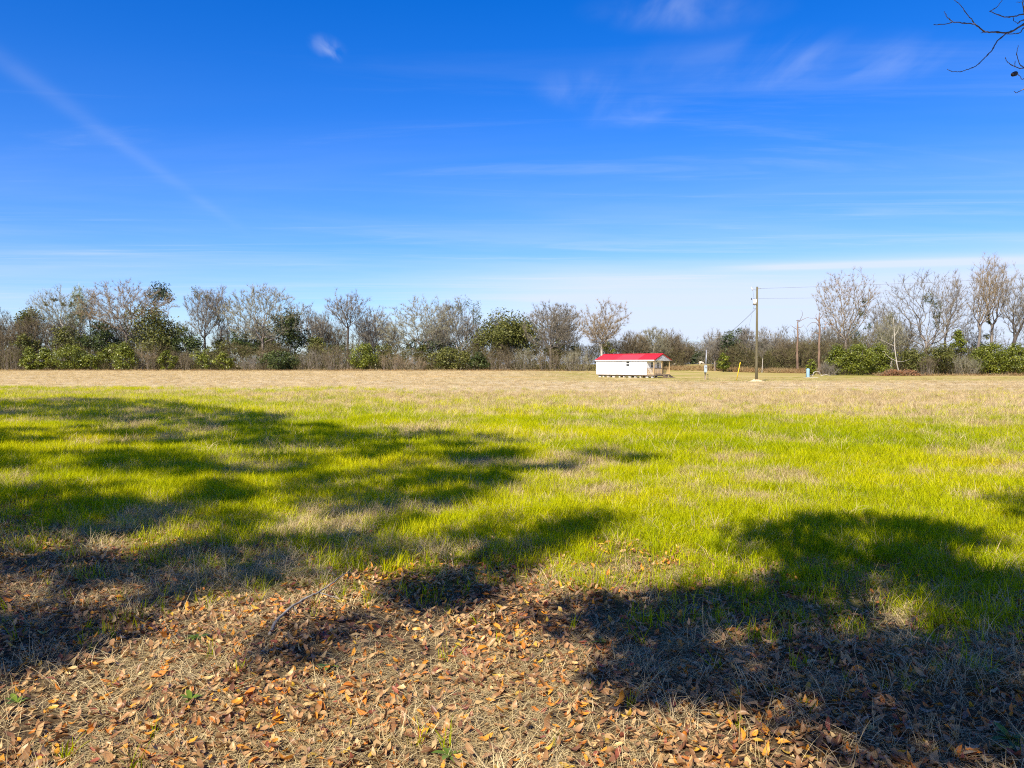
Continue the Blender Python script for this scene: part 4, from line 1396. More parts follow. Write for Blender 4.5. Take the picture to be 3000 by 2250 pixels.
# leafless thickets standing out of the undergrowth
for i, (lab, x, top, wp, dep, mt) in enumerate((
        ('tangled brown thicket at the left edge of the wood', 40, 1000, 90, DL - 6, M_TWIG_BROWN),
        ('reddish brown leafless thicket right of the bright pyramid bush', 430, 1005, 80, DL - 6, M_TWIG_TAN),
        ('grey-brown leafless thicket below the pine', 535, 1015, 70, DL - 6, M_TWIG_BROWN),
        ('mounded grey thicket left of the big dark bush', 735, 1040, 70, DL - 8, M_TWIG),
        ('tan leafless thicket over the big dark bush', 785, 1000, 70, DL, M_TWIG_TAN),
        ('pale grey thicket right of the big dark bush', 915, 1015, 90, DL - 6, M_TWIG),
        ('brown thicket left of the round bright bush', 990, 1000, 100, DL - 7, M_TWIG_BROWN),
        ('red-brown briar thicket right of the round bright bush', 1150, 1028, 90, DL - 9, M_TWIG_TAN),
        ('low russet briar mound below the many-stemmed tree', 1215, 1040, 90, DL - 9, M_TWIG_TAN),
        ('brown thicket right of the dark conical bush', 1465, 1008, 90, DL - 9, M_TWIG_BROWN),
        ('olive-brown thicket below the big evergreen oak', 1540, 1015, 90, DL - 9, M_TWIG_GREEN),
        ('brown thicket below the rounded bare tree', 1610, 1012, 90, DL - 12, M_TWIG_BROWN),
        ('olive-brown thicket left of the tiny house end', 1690, 1010, 100, DL - 16, M_TWIG_GREEN),
        ('greyish thicket right of the pale blue tank', 2420, 1060, 60, DR - 4, M_TWIG),
        ('brown thicket between olive bushes under the giant', 2710, 1040, 60, DR - 3, M_TWIG_BROWN),
        ('grey-olive thicket left of the big right bushes', 2820, 1030, 90, DR - 3, M_TWIG_GREEN))):
    brush(lab, x, top, wp, dep, 300 + i, mt, 1300, group='leafless thickets')

# rust-red brush pile, pale dead stubs, tan weeds at the right edge
g_ = place(2637, DR - 9)
e = tag(empty('brush_pile', g_), 'low rust-red pile of cut brush in front of the right trees', 'brush pile')
rg = np.random.default_rng(5)
W_, H_ = 104 / F * DR, 1.15
n_ = 700
bx_ = rg.uniform(-.5, .5, n_) * W_
hh = H_ * (0.35 + 0.65 * fbm(bx_ / 1.2 + 9, bx_ * 0 + 2, 4, 3)) * (1 - (2 * bx_ / W_) ** 4)
P0 = np.stack([bx_, rg.normal(0, .55, n_), rg.random(n_) * hh], 1)
D_ = rg.normal(0, 1, (n_, 3)) * np.array([.8, .5, .22]); D_ /= np.linalg.norm(D_, axis=1, keepdims=True)
P1 = P0 + D_ * rg.uniform(.3, 1.1, n_)[:, None]
P1[:, 2] = np.clip(P1[:, 2], .02, None)
V_, Q_ = tubes(P0, P1, np.full(n_, .022), np.full(n_, .008), 3)
obj('sticks', mesh_np('sticks', V_, [Q_]), M_BARK_RED, e)
Vq, Qq, tq = leaf_quads(P0, .22, 7, .13, 9)
Vq[:, 2] = np.maximum(Vq[:, 2], .02)
obj('dead_leaves', mesh_np('dead_leaves', Vq, [Qq], attrs=[('tint', tq, 'FACE')]), G_RUST, e)
g_ = place(2402, DR - 12)
e = tag(empty('fallen_branch', g_), 'pale grey fallen branch lying beside the blue tank', 'branch')
for path_ in ([(-1.2, 0, 0), (-.9, 0, .55), (-.3, .1, .75), (.2, 0, .35)], [(-.3, .1, .72), (.0, .2, .5), (.3, .2, .02)], [(.2, 0, .05), (.9, .2, .2), (1.7, .1, .1)]):
    P_ = smooth_path(path_, 4, .02)
    obj('limb', bm_mesh('limb', chain(P_, list(np.linspace(.06, .025, len(P_))), 6), True), M_BARK_PALE, e)

# ------------------------------------------------------------------ uncountable growth: undergrowth, far woods, weeds
def thicket(name, label, segs, seed, n, mat, wide, lo, hi, length, leaf=0.0, leafmat=None, tri=.036):
    """Brush along pixel/depth segments: [(x, depth), ...] with height lo..hi metres."""
    rg = np.random.default_rng(seed)
    seg = [(place(xa, da), place(xb, db)) for (xa, da), (xb, db) in segs]
    Ls = np.array([(q - p_).length for p_, q in seg])
    k = rg.choice(len(seg), n, p=Ls / Ls.sum())
    A_ = np.array([tuple(s[0]) for s in seg])[k]; B_ = np.array([tuple(s[1]) for s in seg])[k]
    t_ = rg.random((n, 1))
    P_ = A_ + (B_ - A_) * t_
    P_[:, 1] += rg.normal(0, wide, n)
    hmax = lo + (hi - lo) * fbm(P_[:, 0] / 4.0, P_[:, 1] * 0 + seed, seed, 4)
    P_[:, 2] = height(P_[:, 0], P_[:, 1]) + hmax * rg.random(n) ** 1.3
    D_ = rg.normal(0, .75, (n, 3)); D_[:, 2] += .6
    D_ /= np.linalg.norm(D_, axis=1, keepdims=True)
    Lg = length * rg.uniform(.5, 1.4, n)[:, None]
    S_ = np.cross(D_, rg.normal(0, 1, (n, 3))); S_ /= np.linalg.norm(S_, axis=1, keepdims=True)
    wd = tri * (P_[:, 1:2] / 215.0)
    V_ = np.stack([P_ - S_ * wd, P_ + S_ * wd, P_ + D_ * Lg], 1).reshape(-1, 3)
    T_ = np.arange(n * 3).reshape(-1, 3)
    tint = np.clip(.6 * fbm(P_[:, 0] / 3.0, P_[:, 1] / 3.0, seed + 9, 3) + .4 * rg.random(n), 0, 1)
    tint = sstep(tint, .25, .75)
    o = obj(name, mesh_np(name, V_, [T_], attrs=[('tint', tint, 'FACE')]), mat)
    return tag(o, label, None, None, 'stuff')


thicket('undergrowth', 'brown leafless undergrowth filling the foot of the long tree line',
        [((-900, DL), (1000, DL)), ((1000, DL), (1640, DL - 4)), ((1640, DL - 6), (2000, DL + 6))], 51, 160000, G_BROWN, 4.5, 2.2, 10.0, .9)
def tree_mass(name, label, segs, count, h0, h1, seed, mat, tw=1500):
    """A wood that reads as one mass: many leafless crowns in one mesh."""
    rg = np.random.default_rng(seed)
    kits = []
    for i in range(6):
        H = 10.0
        pts = crown_points(170, H, 6.5, .22, ('round', 'vase', 'tall')[i % 3], seed + i, 6)
        trunk = [(0.1 * math.sin(k + i), .1 * math.cos(k), -.3 + 2.6 * k / 4) for k in range(5)]
        N, P, rad, tips = grow(pts, trunk, .75, .9, .05, .016, 2.15, seed + i)
        V1, Q1 = tubes(N[P[1:]], N[1:], np.minimum(rad[P[1:]], rad[1:] * 1.3), rad[1:], 3)
        fi = np.where(rad < .05)[0]
        fi = fi[fi > 5]
        dr = N[fi] - N[P[fi]]
        dr /= np.linalg.norm(dr, axis=1, keepdims=True) + 1e-9
        V2, T2 = twig_tris(N[fi], dr, tw, .8, .042, seed + i)
        kits.append((np.concatenate([V1, V2]), Q1, T2 + len(V1)))
    VV, QQ, TT, tint, off = [], [], [], [], 0
    seg = [(place(xa, da), place(xb, db)) for (xa, da), (xb, db) in segs]
    Ls = np.array([(q - p_).length for p_, q in seg])
    for k in range(count):
        V_, Q_, T_ = kits[k % 6]
        s = seg[rg.choice(len(seg), p=Ls / Ls.sum())]
        q = s[0].lerp(s[1], rg.random())
        a_ = rg.uniform(0, 6.28)
        hs_ = rg.uniform(h0, h1) / 10.0
        ws_ = hs_ * rg.uniform(.8, 1.3)
        M_ = np.array([[math.cos(a_) * ws_, -math.sin(a_) * ws_, 0], [math.sin(a_) * ws_, math.cos(a_) * ws_, 0], [0, 0, hs_]])
        yy = q.y + rg.normal(0, 4)
        W_ = V_ @ M_.T + np.array([q.x, yy, float(height(q.x, yy))])
        VV.append(W_); QQ.append(Q_ + off); TT.append(T_ + off); off += len(V_)
        tv = rg.random() * .75
        tint.append((len(Q_), len(T_), tv))
    ta = np.concatenate([np.full(a_, t_) for a_, b_, t_ in tint] + [np.full(b_, t_) for a_, b_, t_ in tint])
    o = obj(name, mesh_np(name, np.concatenate(VV), [np.concatenate(QQ), np.concatenate(TT)], attrs=[('tint', ta, 'FACE')]), mat)
    return tag(o, label, None, None, 'stuff')


tree_mass('woods_behind', 'grey bare woods massed behind the long tree line',
          [((-900, DL + 20), (520, DL + 24)), ((520, DL + 26), (1000, DL + 26)), ((1000, DL + 28), (1660, DL + 22))], 125, 11, 18.5, 52, G_FAR)
tree_mass('scrub_woods', 'small leafless trees crowding behind the tiny house and meter post',
          [((1640, DL), (2000, DL + 14)), ((2090, 196), (2440, 176)), ((2420, DR + 22), (3150, DR + 26))], 40, 7.5, 11.5, 58, G_FAR, 1200)
thicket('far_woods', 'distant brown and grey woods closing the pasture gap',
        [((1880, 360), (2480, 330)), ((2400, 240), (2700, 220))], 53, 34000, G_FAR, 14.0, 5.0, 13.0, 2.2, tri=.05)
thicket('gap_undergrowth', 'brown scrub behind the utility pole and snags',
        [((2105, 188), (2440, 165))], 54, 30000, G_BROWN, 5.0, 2.5, 8.5, 1.1)
thicket('bank_undergrowth', 'brown and olive scrub filling the foot of the right trees',
        [((2420, DR + 6), (3200, DR + 4))], 55, 42000, G_BROWN, 3.0, 1.8, 7.5, .75)
def understory(name, label, segs, seed, n, h0, h1, mat, size, per=30):
    """Dark leaf backing added to imitate shaded hollows in the depth of the wood."""
    rg = np.random.default_rng(seed)
    seg = [(place(xa, da), place(xb, db)) for (xa, da), (xb, db) in segs]
    Ls = np.array([(q - p_).length for p_, q in seg])
    k = rg.choice(len(seg), n, p=Ls / Ls.sum())
    A_ = np.array([tuple(s[0]) for s in seg])[k]; B_ = np.array([tuple(s[1]) for s in seg])[k]
    P_ = A_ + (B_ - A_) * rg.random((n, 1))
    P_[:, 1] += rg.normal(0, 3.0, n)
    hm = h0 + (h1 - h0) * sstep(fbm(P_[:, 0] / 5.0, P_[:, 1] * 0 + seed, seed, 4), .3, .7)
    P_[:, 2] = height(P_[:, 0], P_[:, 1]) + .3 + hm * rg.random(n)
    V_, Q_, t_ = leaf_quads(P_, 1.0, per, size, seed + 1)
    V_[:, 2] = np.maximum(V_[:, 2], .03)
    return tag(obj(name, mesh_np(name, V_, [Q_], attrs=[('tint', t_, 'FACE')]), mat), label, None, None, 'stuff')


understory('understory', 'dark leaf backing standing for shaded hollows in the long tree line', [((-900, DL + 9), (1640, DL + 9))], 71, 1950, 2.0, 9.0, G_DARK, .34)  # dark leaves added so the wood's depth reads as shaded hollows
understory('bank_understory', 'dark leaf backing standing for shade behind the right bushes', [((2440, DR + 12), (3200, DR + 12))], 72, 420, 1.5, 5.5, G_DARK, .24)  # same dark backing, in place of shade behind the bushes
G_WEED = leafy('broomsedge', [(0, (0.22, 0.13, 0.06)), (0.5, (0.33, 0.21, 0.10)), (1, (0.34, 0.27, 0.13))], .2, .8, .1)
thicket('tall_weeds', 'tall russet weeds along the far pasture edge', [((1960, 205), (2130, 196)), ((2130, 182), (2440, 150))], 56, 26000, G_WEED, 5.0, .1, 1.0, .8, tri=.05)
thicket('edge_weeds', 'dry tan weeds along the foot of the bushes', [((-200, DL - 13), (1700, DL - 13)), ((2560, DR - 9), (3100, DR - 9))], 57, 16000, G_WEED, .8, .02, .5, .45, tri=.04)

# ------------------------------------------------------------------ grass and leaf litter (instanced stuff)
def kit(name, meshes, mat):
    c_ = bpy.data.collections.new(name)
    for i, me_ in enumerate(meshes):
        me_.materials.append(mat)
        o = bpy.data.objects.new('%s_%02d' % (name, i), me_)
        c_.objects.link(o)
    return c_


def scatter(name, label, P_, rot, scl, tint, coll, nvar):
    """One object whose points carry copies of the kit's small meshes."""
    me_ = bpy.data.meshes.new(name)
    n = len(P_)
    me_.vertices.add(n)
    me_.vertices.foreach_set('co', np.asarray(P_, np.float32).ravel())
    for nm, ty, arr in (('rot', 'FLOAT_VECTOR', rot), ('scl', 'FLOAT_VECTOR', scl)):
        a_ = me_.attributes.new(nm, ty, 'POINT')
        a_.data.foreach_set('vector', np.asarray(arr, np.float32).ravel())
    a_ = me_.attributes.new('tint', 'FLOAT', 'POINT')
    a_.data.foreach_set('value', np.asarray(tint, np.float32))
    a_ = me_.attributes.new('pick', 'INT', 'POINT')
    a_.data.foreach_set('value', rng.integers(0, nvar, n).astype(np.int32))
    o = bpy.data.objects.new(name, me_)
    COL.objects.link(o)
    ng = bpy.data.node_groups.new(name + '_nodes', 'GeometryNodeTree')
    ng.interface.new_socket('Geometry', in_out='INPUT', socket_type='NodeSocketGeometry')
    ng.interface.new_socket('Geometry', in_out='OUTPUT', socket_type='NodeSocketGeometry')
    N_ = ng.nodes
    gi, go = N_.new('NodeGroupInput'), N_.new('NodeGroupOutput')
    ci = N_.new('GeometryNodeCollectionInfo')
    ci.inputs[0].default_value = coll
    ci.inputs['Separate Children'].default_value = True
    ci.inputs['Reset Children'].default_value = True
    ip = N_.new('GeometryNodeInstanceOnPoints')
    ip.inputs['Pick Instance'].default_value = True

    def attr(nm, ty):
        q = N_.new('GeometryNodeInputNamedAttribute')
        q.data_type = ty
        q.inputs[0].default_value = nm
        return q.outputs[0]
    ln = ng.links.new
    ln(gi.outputs[0], ip.inputs['Points'])
    ln(ci.outputs[0], ip.inputs['Instance'])
    ln(attr('pick', 'INT'), ip.inputs['Instance Index'])
    e2r = N_.new('FunctionNodeEulerToRotation')
    ln(attr('rot', 'FLOAT_VECTOR'), e2r.inputs[0])
    ln(e2r.outputs[0], ip.inputs['Rotation'])
    ln(attr('scl', 'FLOAT_VECTOR'), ip.inputs['Scale'])
    ln(ip.outputs[0], go.inputs[0])
    md = o.modifiers.new('scatter', 'NODES')
    md.node_group = ng
    return tag(o, label, None, None, 'stuff')


def blades(n, rad, h0, h1, wid, bend, seed, lie=0.0, segs=3):
    """A tuft of bent tapering blades."""
    rg = np.random.default_rng(seed)
    V_, Q_, T_ = [], [], []
    for i in range(n):
        a = rg.uniform(0, 2 * np.pi)
        r = rad * math.sqrt(rg.random())
        b0 = np.array([r * math.cos(a), r * math.sin(a), 0.0])
        h = rg.uniform(h0, h1)
        da = rg.uniform(0, 2 * np.pi)
        out = np.array([math.cos(da), math.sin(da), 0])
        side = np.array([-out[1], out[0], 0])
        tilt = lie * rg.uniform(.7, 1.2) + rg.uniform(0, .35)
        bd = bend * rg.uniform(.3, 1.3)
        w_ = wid * rg.uniform(.6, 1.3)
        base = len(V_)
        p_ = b0.copy()
        ang = tilt
        for s in range(segs + 1):
            k = s / segs
            if s:
                ang = tilt + bd * k
                p_ = p_ + (out * math.sin(ang) + np.array([0, 0, 1.0]) * math.cos(ang)) * h / segs
                p_[2] = max(p_[2], .004)
            ww = w_ * (1 - k) ** .6 * .5
            if s < segs:
                V_ += [tuple(p_ - side * ww), tuple(p_ + side * ww)]
            else:
                V_.append(tuple(p_))
        for s in range(segs - 1):
            q = base + 2 * s
            Q_.append((q, q + 1, q + 3, q + 2))
        q = base + 2 * (segs - 1)
        T_.append((q, q + 1, q + 2))
    bt = rg.random(n)
    fa = np.concatenate([np.repeat(bt, segs - 1), bt])
    return mesh_np('tuft', np.array(V_), [np.array(Q_), np.array(T_)], True, [('btint', fa, 'FACE')])


def leaf_mesh(seed, L_=0.075, W_=0.027):
    """A curled oak-type leaf: pointed ellipse with a raised rim."""
    rg = np.random.default_rng(seed)
    us = np.linspace(-1, 1, 7)
    curl, cup, tw_ = rg.uniform(-.4, .8), rg.uniform(-.3, .9), rg.normal(0, .5)
    V_ = []
    prof = (1 - np.abs(us) ** 2.2) ** .8 * (1 + .25 * us)
    for i, u_ in enumerate(us):
        for s in (-1, 0, 1):
            y_ = s * W_ * .5 * prof[i] * (1 + .12 * rg.normal())
            z_ = curl * L_ * .5 * u_ ** 2 + cup * abs(y_) + tw_ * u_ * y_
            V_.append((u_ * L_ / 2, y_, z_ + .004))
    Q_ = []
    for i in range(6):
        for s in (0, 1):
            a_ = i * 3 + s
            Q_.append((a_, a_ + 3, a_ + 4, a_ + 1))
    return mesh_np('leaf', np.array(V_), [np.array(Q_)], True, [('btint', np.full(12, rg.uniform(.3, .75)), 'FACE')])


LEAFC = [(0.0, (0.46, 0.29, 0.13)), (0.10, (0.34, 0.18, 0.075)), (0.26, (0.40, 0.225, 0.10)), (0.40, (0.24, 0.12, 0.05)), (0.54, (0.46, 0.30, 0.14)),
         (0.64, (0.19, 0.085, 0.045)), (0.72, (0.54, 0.37, 0.16)), (0.78, (0.55, 0.19, 0.03)), (0.85, (0.62, 0.27, 0.03)), (0.93, (0.28, 0.085, 0.05)), (0.97, (0.50, 0.32, 0.04))]
M_LEAF_I = leafy('fallen_leaf_brown', LEAFC, .18, .42, .35, 'instance', 'CONSTANT', (1, .8, .5))
M_LEAF_O = leafy('fallen_leaf_single', LEAFC, .18, .42, .35, 'object', 'CONSTANT', (1, .8, .5))
GRASSC = [(0, (0.24, 0.31, 0.003)), (0.35, (0.41, 0.44, 0.003)), (0.7, (0.55, 0.53, 0.004)), (1.0, (0.62, 0.53, 0.03))]
M_GRASS = leafy('green_grass', GRASSC, .45, .6, .06, 'instance', 'LINEAR', (1.2, 1.15, .1))
STRAWC = [(0, (0.33, 0.235, 0.11)), (0.4, (0.51, 0.39, 0.195)), (0.75, (0.64, 0.51, 0.29)), (1, (0.54, 0.44, 0.21))]
M_STRAW = leafy('dead_straw', STRAWC, .3, .7, .15, 'instance', 'LINEAR', (1, .95, .7))

K_LEAF = kit('leaf_kit', [leaf_mesh(s, .062 + .006 * (s % 5), .022 + .004 * (s % 3)) for s in range(10)], M_LEAF_I)
K_GRASS = kit('grass_kit', [blades(34, .13, .08, .22, .0055, .9, s) for s in range(6)], M_GRASS)
K_SPROUT = kit('sprout_kit', [blades(9, .035, .06, .17, .006, .6, 40 + s) for s in range(4)], M_GRASS)
K_STRAW = kit('straw_kit', [blades(26, .12, .10, .26, .0042, 1.3, 60 + s, .3) for s in range(5)], M_STRAW)
K_THATCH = kit('thatch_kit', [blades(16, .12, .08, .22, .0042, .5, 80 + s, 1.25) for s in range(6)], M_STRAW)


def field_points(n, y0, y1, side, power=1.0):
    """Random ground places in a widening strip in front of the camera."""
    yy = y0 + (y1 - y0) * rng.random(n) ** power
    hw = .68 * yy + side
    xx = rng.uniform(-1, 1, n) * hw
    # even density: thin out the narrow end
    keep = rng.random(n) < hw / (.68 * y1 + side)
    return xx[keep], yy[keep]


def spots(xx, yy, sc_lo, sc_hi, tilt=.12, tall=None, dz=0.0):
    n = len(xx)
    P_ = np.stack([xx, yy, height(xx, yy) + dz], 1)
    rot = np.stack([rng.normal(0, tilt, n), rng.normal(0, tilt, n), rng.uniform(0, 2 * np.pi, n)], 1)
    s = rng.uniform(sc_lo, sc_hi, n)
    scl = np.stack([s, s, s * (1 if tall is None else tall)], 1)
    return P_, rot, scl


def gather(parts):
    return [np.concatenate(q) for q in zip(*parts)]


# fallen leaves
xx, yy = field_points(205000, 0.6, 11.5, 6.0)
l_, g_z, tn_, pt_, mw_ = zones(xx, yy)
dens = np.clip(l_ * 1.0 + .02, 0, 1) * (.45 + .55 * sstep(fbm(xx / .8, yy / .8, 77, 3), .35, .6))
k = rng.random(len(xx)) < dens
xx, yy = xx[k], yy[k]
P_, rot, scl = spots(xx, yy, .55, 1.15, .40, None, 0.0)
P_[:, 2] += rng.random(len(xx)) ** 1.5 * .036
scatter('leaf_litter', 'brown and orange fallen oak leaves carpeting the near ground', P_, rot, scl, rng.random(len(xx)), K_LEAF, 10)

# the leaves that show largest: single pieces on the ground
singles = [leaf_mesh(200 + s, .075 + .004 * s, .028 + .002 * s) for s in range(6)]
for s in singles:
    s.materials.append(M_LEAF_O)
cnt = 0
while cnt < 280:
    py = 2250 - 430 * random.random() ** 1.6
    px = random.uniform(-40, 3040)
    q = on_ground(px, py)
    lz = zones(np.array([q.x]), np.array([q.y]))[0][0]
    if random.random() > lz:
        continue
    o = bpy.data.objects.new('fallen_leaf', singles[cnt % 6])
    COL.objects.link(o)
    o.parent = ground
    s = random.uniform(.65, 1.15)
    o.location = (q.x, q.y, float(height(q.x, q.y)) + random.uniform(.014, .032))
    o.rotation_euler = (random.gauss(0, .3), random.gauss(0, .3), random.uniform(0, 6.28))
    o.scale = (s, s, s)
    cnt += 1

# flattened dead straw among the leaves and in patches
parts = []
xx, yy = field_points(98000, 0.6, 12.0, 6.0)
l_, g_z, tn_, pt_, mw_ = zones(xx, yy)
pn = fbm(xx / 1.0, yy / 1.0, 91, 3)
k = rng.random(len(xx)) < np.clip(l_ * (.12 + .88 * sstep(pn, .40, .62)) + .25 * (1 - l_), 0, 1)
parts.append(spots(xx[k], yy[k], .6, 1.15, .1) + (rng.random(k.sum()),))
scatter('dead_thatch', 'flattened pale dead grass between the fallen leaves', *gather(parts), K_THATCH, 6)

# standing dead tufts: patches in the green, everything in the tan part
parts = []
for (n, y0, y1, a_, b_, base_) in ((30000, 3.0, 16, .7, 1.25, .10), (44000, 16, 52, 1.0, 2.0, .20), (30000, 52, 105, 1.8, 3.0, .0), (46000, 105, 207, 2.6, 4.2, .0)):
    xx, yy = field_points(int(n * (.68 * y1 + 10) / (.68 * y1 + 5)), y0, y1, 10.0)
    l_, g_z, tn_, pt_, mw_ = zones(xx, yy)
    pn = sstep(fbm(xx / 1.6, yy / 1.6, 95, 3), .50, .68)
    far_ok = (yy < 105) | (xx / yy < .16)
    pr = far_ok * np.clip(g_z * (base_ + .9 * pt_) + tn_ * .75 * (1 - .55 * mw_) + l_ * .30 * pn, 0, 1)
    k = rng.random(len(xx)) < pr
    s_ = spots(xx[k], yy[k], a_, b_, .15, 1.0 if y0 < 45 else .40)
    s_[2][:, 2] *= 1 - .55 * mw_[k]                   # mown short round the house
    parts.append(s_ + (np.clip(rng.normal(.55, .25, k.sum()), 0, 1),))
scatter('dry_grass', 'straw-coloured dead grass standing in tufts across the field', *gather(parts), K_STRAW, 5)

# green grass
parts = []
for (n, y0, y1, a_, b_) in ((26000, 3.5, 14, .75, 1.25), (34000, 14, 27, .95, 1.6), (30000, 27, 62, 1.4, 2.4)):
    xx, yy = field_points(int(n * (.68 * y1 + 10) / (.68 * y1 + 5)), y0, y1, 10.0)
    l_, g_z, tn_, pt_, mw_ = zones(xx, yy)
    pr = np.clip(g_z * (1 - .85 * pt_) + tn_ * (1 - sstep(yy, 45, 62)) * .05, 0, 1)
    k = rng.random(len(xx)) < pr
    xx, yy = xx[k], yy[k]
    tint = np.clip(.42 + .9 * (fbm(xx / 3.5, yy / 3.5, 61, 4) - .5) + rng.normal(0, .16, len(xx)), 0, 1)
    parts.append(spots(xx, yy, a_, b_, .10, .9 if y0 < 20 else .75) + (tint,))
scatter('green_grass', 'fresh bright green grass covering the middle of the field', *gather(parts), K_GRASS, 6)
parts = []
xx, yy = field_points(13000, 1.0, 10.5, 6.0)
l_, g_z, tn_, pt_, mw_ = zones(xx, yy)
k = rng.random(len(xx)) < l_ * (.04 + .6 * sstep(fbm(xx / .9, yy / .9, 99, 3), .55, .75)) + .35 * l_ * (1 - l_) * 2
xx, yy = xx[k], yy[k]
parts.append(spots(xx, yy, .6, 1.2, .15) + (rng.random(len(xx)) * .7,))
scatter('grass_sprouts', 'small green grass sprouts between the fallen leaves', *gather(parts), K_SPROUT, 4)

# ------------------------------------------------------------------ single things on the near ground
M_STICK = plain('weathered_stick', (0.24, 0.215, 0.19), 0.85, .3, 14, .15, bump=.4)
g0 = on_ground(790, 1858)
st = tag(empty('fallen_stick', (g0.x, g0.y, float(height(g0.x, g0.y)))), 'curved grey fallen stick with a side twig on the leaf litter', 'stick')


def lie(path_, lift):
    out = []
    for (px, py), lf in zip(path_, lift):
        q = on_ground(px, py + lf * 300)
        out.append(Vector((q.x, q.y, float(height(q.x, q.y)) + lf)) - st.location)
    return out


P_ = smooth_path(lie([(790, 1858), (812, 1820), (850, 1785), (895, 1755), (930, 1738), (965, 1715), (1000, 1685), (1020, 1672)], [.02, .04, .06, .08, .09, .10, .09, .07]), 5, .002)
obj('stem', bm_mesh('stem', chain(P_, list(np.linspace(.012, .003, len(P_))), 8), True), M_STICK, st)
P_ = smooth_path(lie([(934, 1736), (965, 1744), (1000, 1752)], [.085, .06, .03]), 4, .002)
obj('twig', bm_mesh('twig', chain(P_, list(np.linspace(.007, .003, len(P_))), 6), True), M_STICK, st)
P_ = smooth_path(lie([(858, 1780), (868, 1790), (872, 1797)], [.06, .03, .0]), 3, .001)
obj('twig', bm_mesh('twig', chain(P_, list(np.linspace(.006, .003, len(P_))), 6), True), M_STICK, st)

M_WEED = leafy('weed_leaf', [(0, (0.07, 0.13, 0.015)), (.5, (0.12, 0.19, 0.02)), (1, (0.19, 0.26, 0.03))], .3, .45, .35)
for i, (px, py, s, lab) in enumerate(((578, 1872, .10, 'bright green broadleaf weed in a sunny leaf patch left of the stick'), (962, 1962, .085, 'pale green weed rosette in the sun below the fallen stick'),
                                      (560, 2058, .10, 'dark green weed in the tree shadow streak, lower left'), (1318, 2215, .10, 'green broadleaf weed at the bottom edge in shade'),
                                      (48, 2060, .09, 'small green weed near the lower left corner'), (1765, 1880, .09, 'little green weed beside grass tufts right of centre'),
                                      (2895, 1985, .10, 'shaded green weed at the lower right'), (2960, 2180, .13, 'spreading green weed in the lower right corner'))):
    q = on_ground(px, py)
    e = tag(empty('weed', (q.x, q.y, float(height(q.x, q.y)) + .012)), lab, 'weed', 'broadleaf weeds in the leaf litter')
    rg = np.random.default_rng(500 + i)
    for k in range(8):
        a_ = k * 2.4 + rg.normal(0, .2)
        L_ = s * rg.uniform(.6, 1.1)
        el = rg.uniform(.15, .8)
        V_ = []
        for u_ in np.linspace(0, 1, 6):
            w_ = .32 * L_ * math.sin(math.pi * min(1, u_ * .95 + .03)) ** .8
            r_ = L_ * u_
            z_ = math.sin(el) * r_ - .5 * L_ * u_ ** 2 * .6
            for sd, dz_ in ((-1, .12), (0, 0), (1, .12)):
                V_.append((math.cos(a_) * r_ * math.cos(el) - math.sin(a_) * sd * w_ * .5, math.sin(a_) * r_ * math.cos(el) + math.cos(a_) * sd * w_ * .5, max(.002, z_ + dz_ * w_ + .01)))
        Q_ = [(r * 3 + c_, r * 3 + 3 + c_, r * 3 + 4 + c_, r * 3 + 1 + c_) for r in range(5) for c_ in (0, 1)]
        me_ = mesh_np('leaf', np.array(V_), [np.array(Q_)], True, [('tint', np.full(10, rg.random()), 'FACE')])
        obj('leaf', me_, M_WEED, e)

# ------------------------------------------------------------------ the trees the photographer stands under
def D2(x, y):
    return on_ground(x * 3000 / 2212, y * 2250 / 1659)


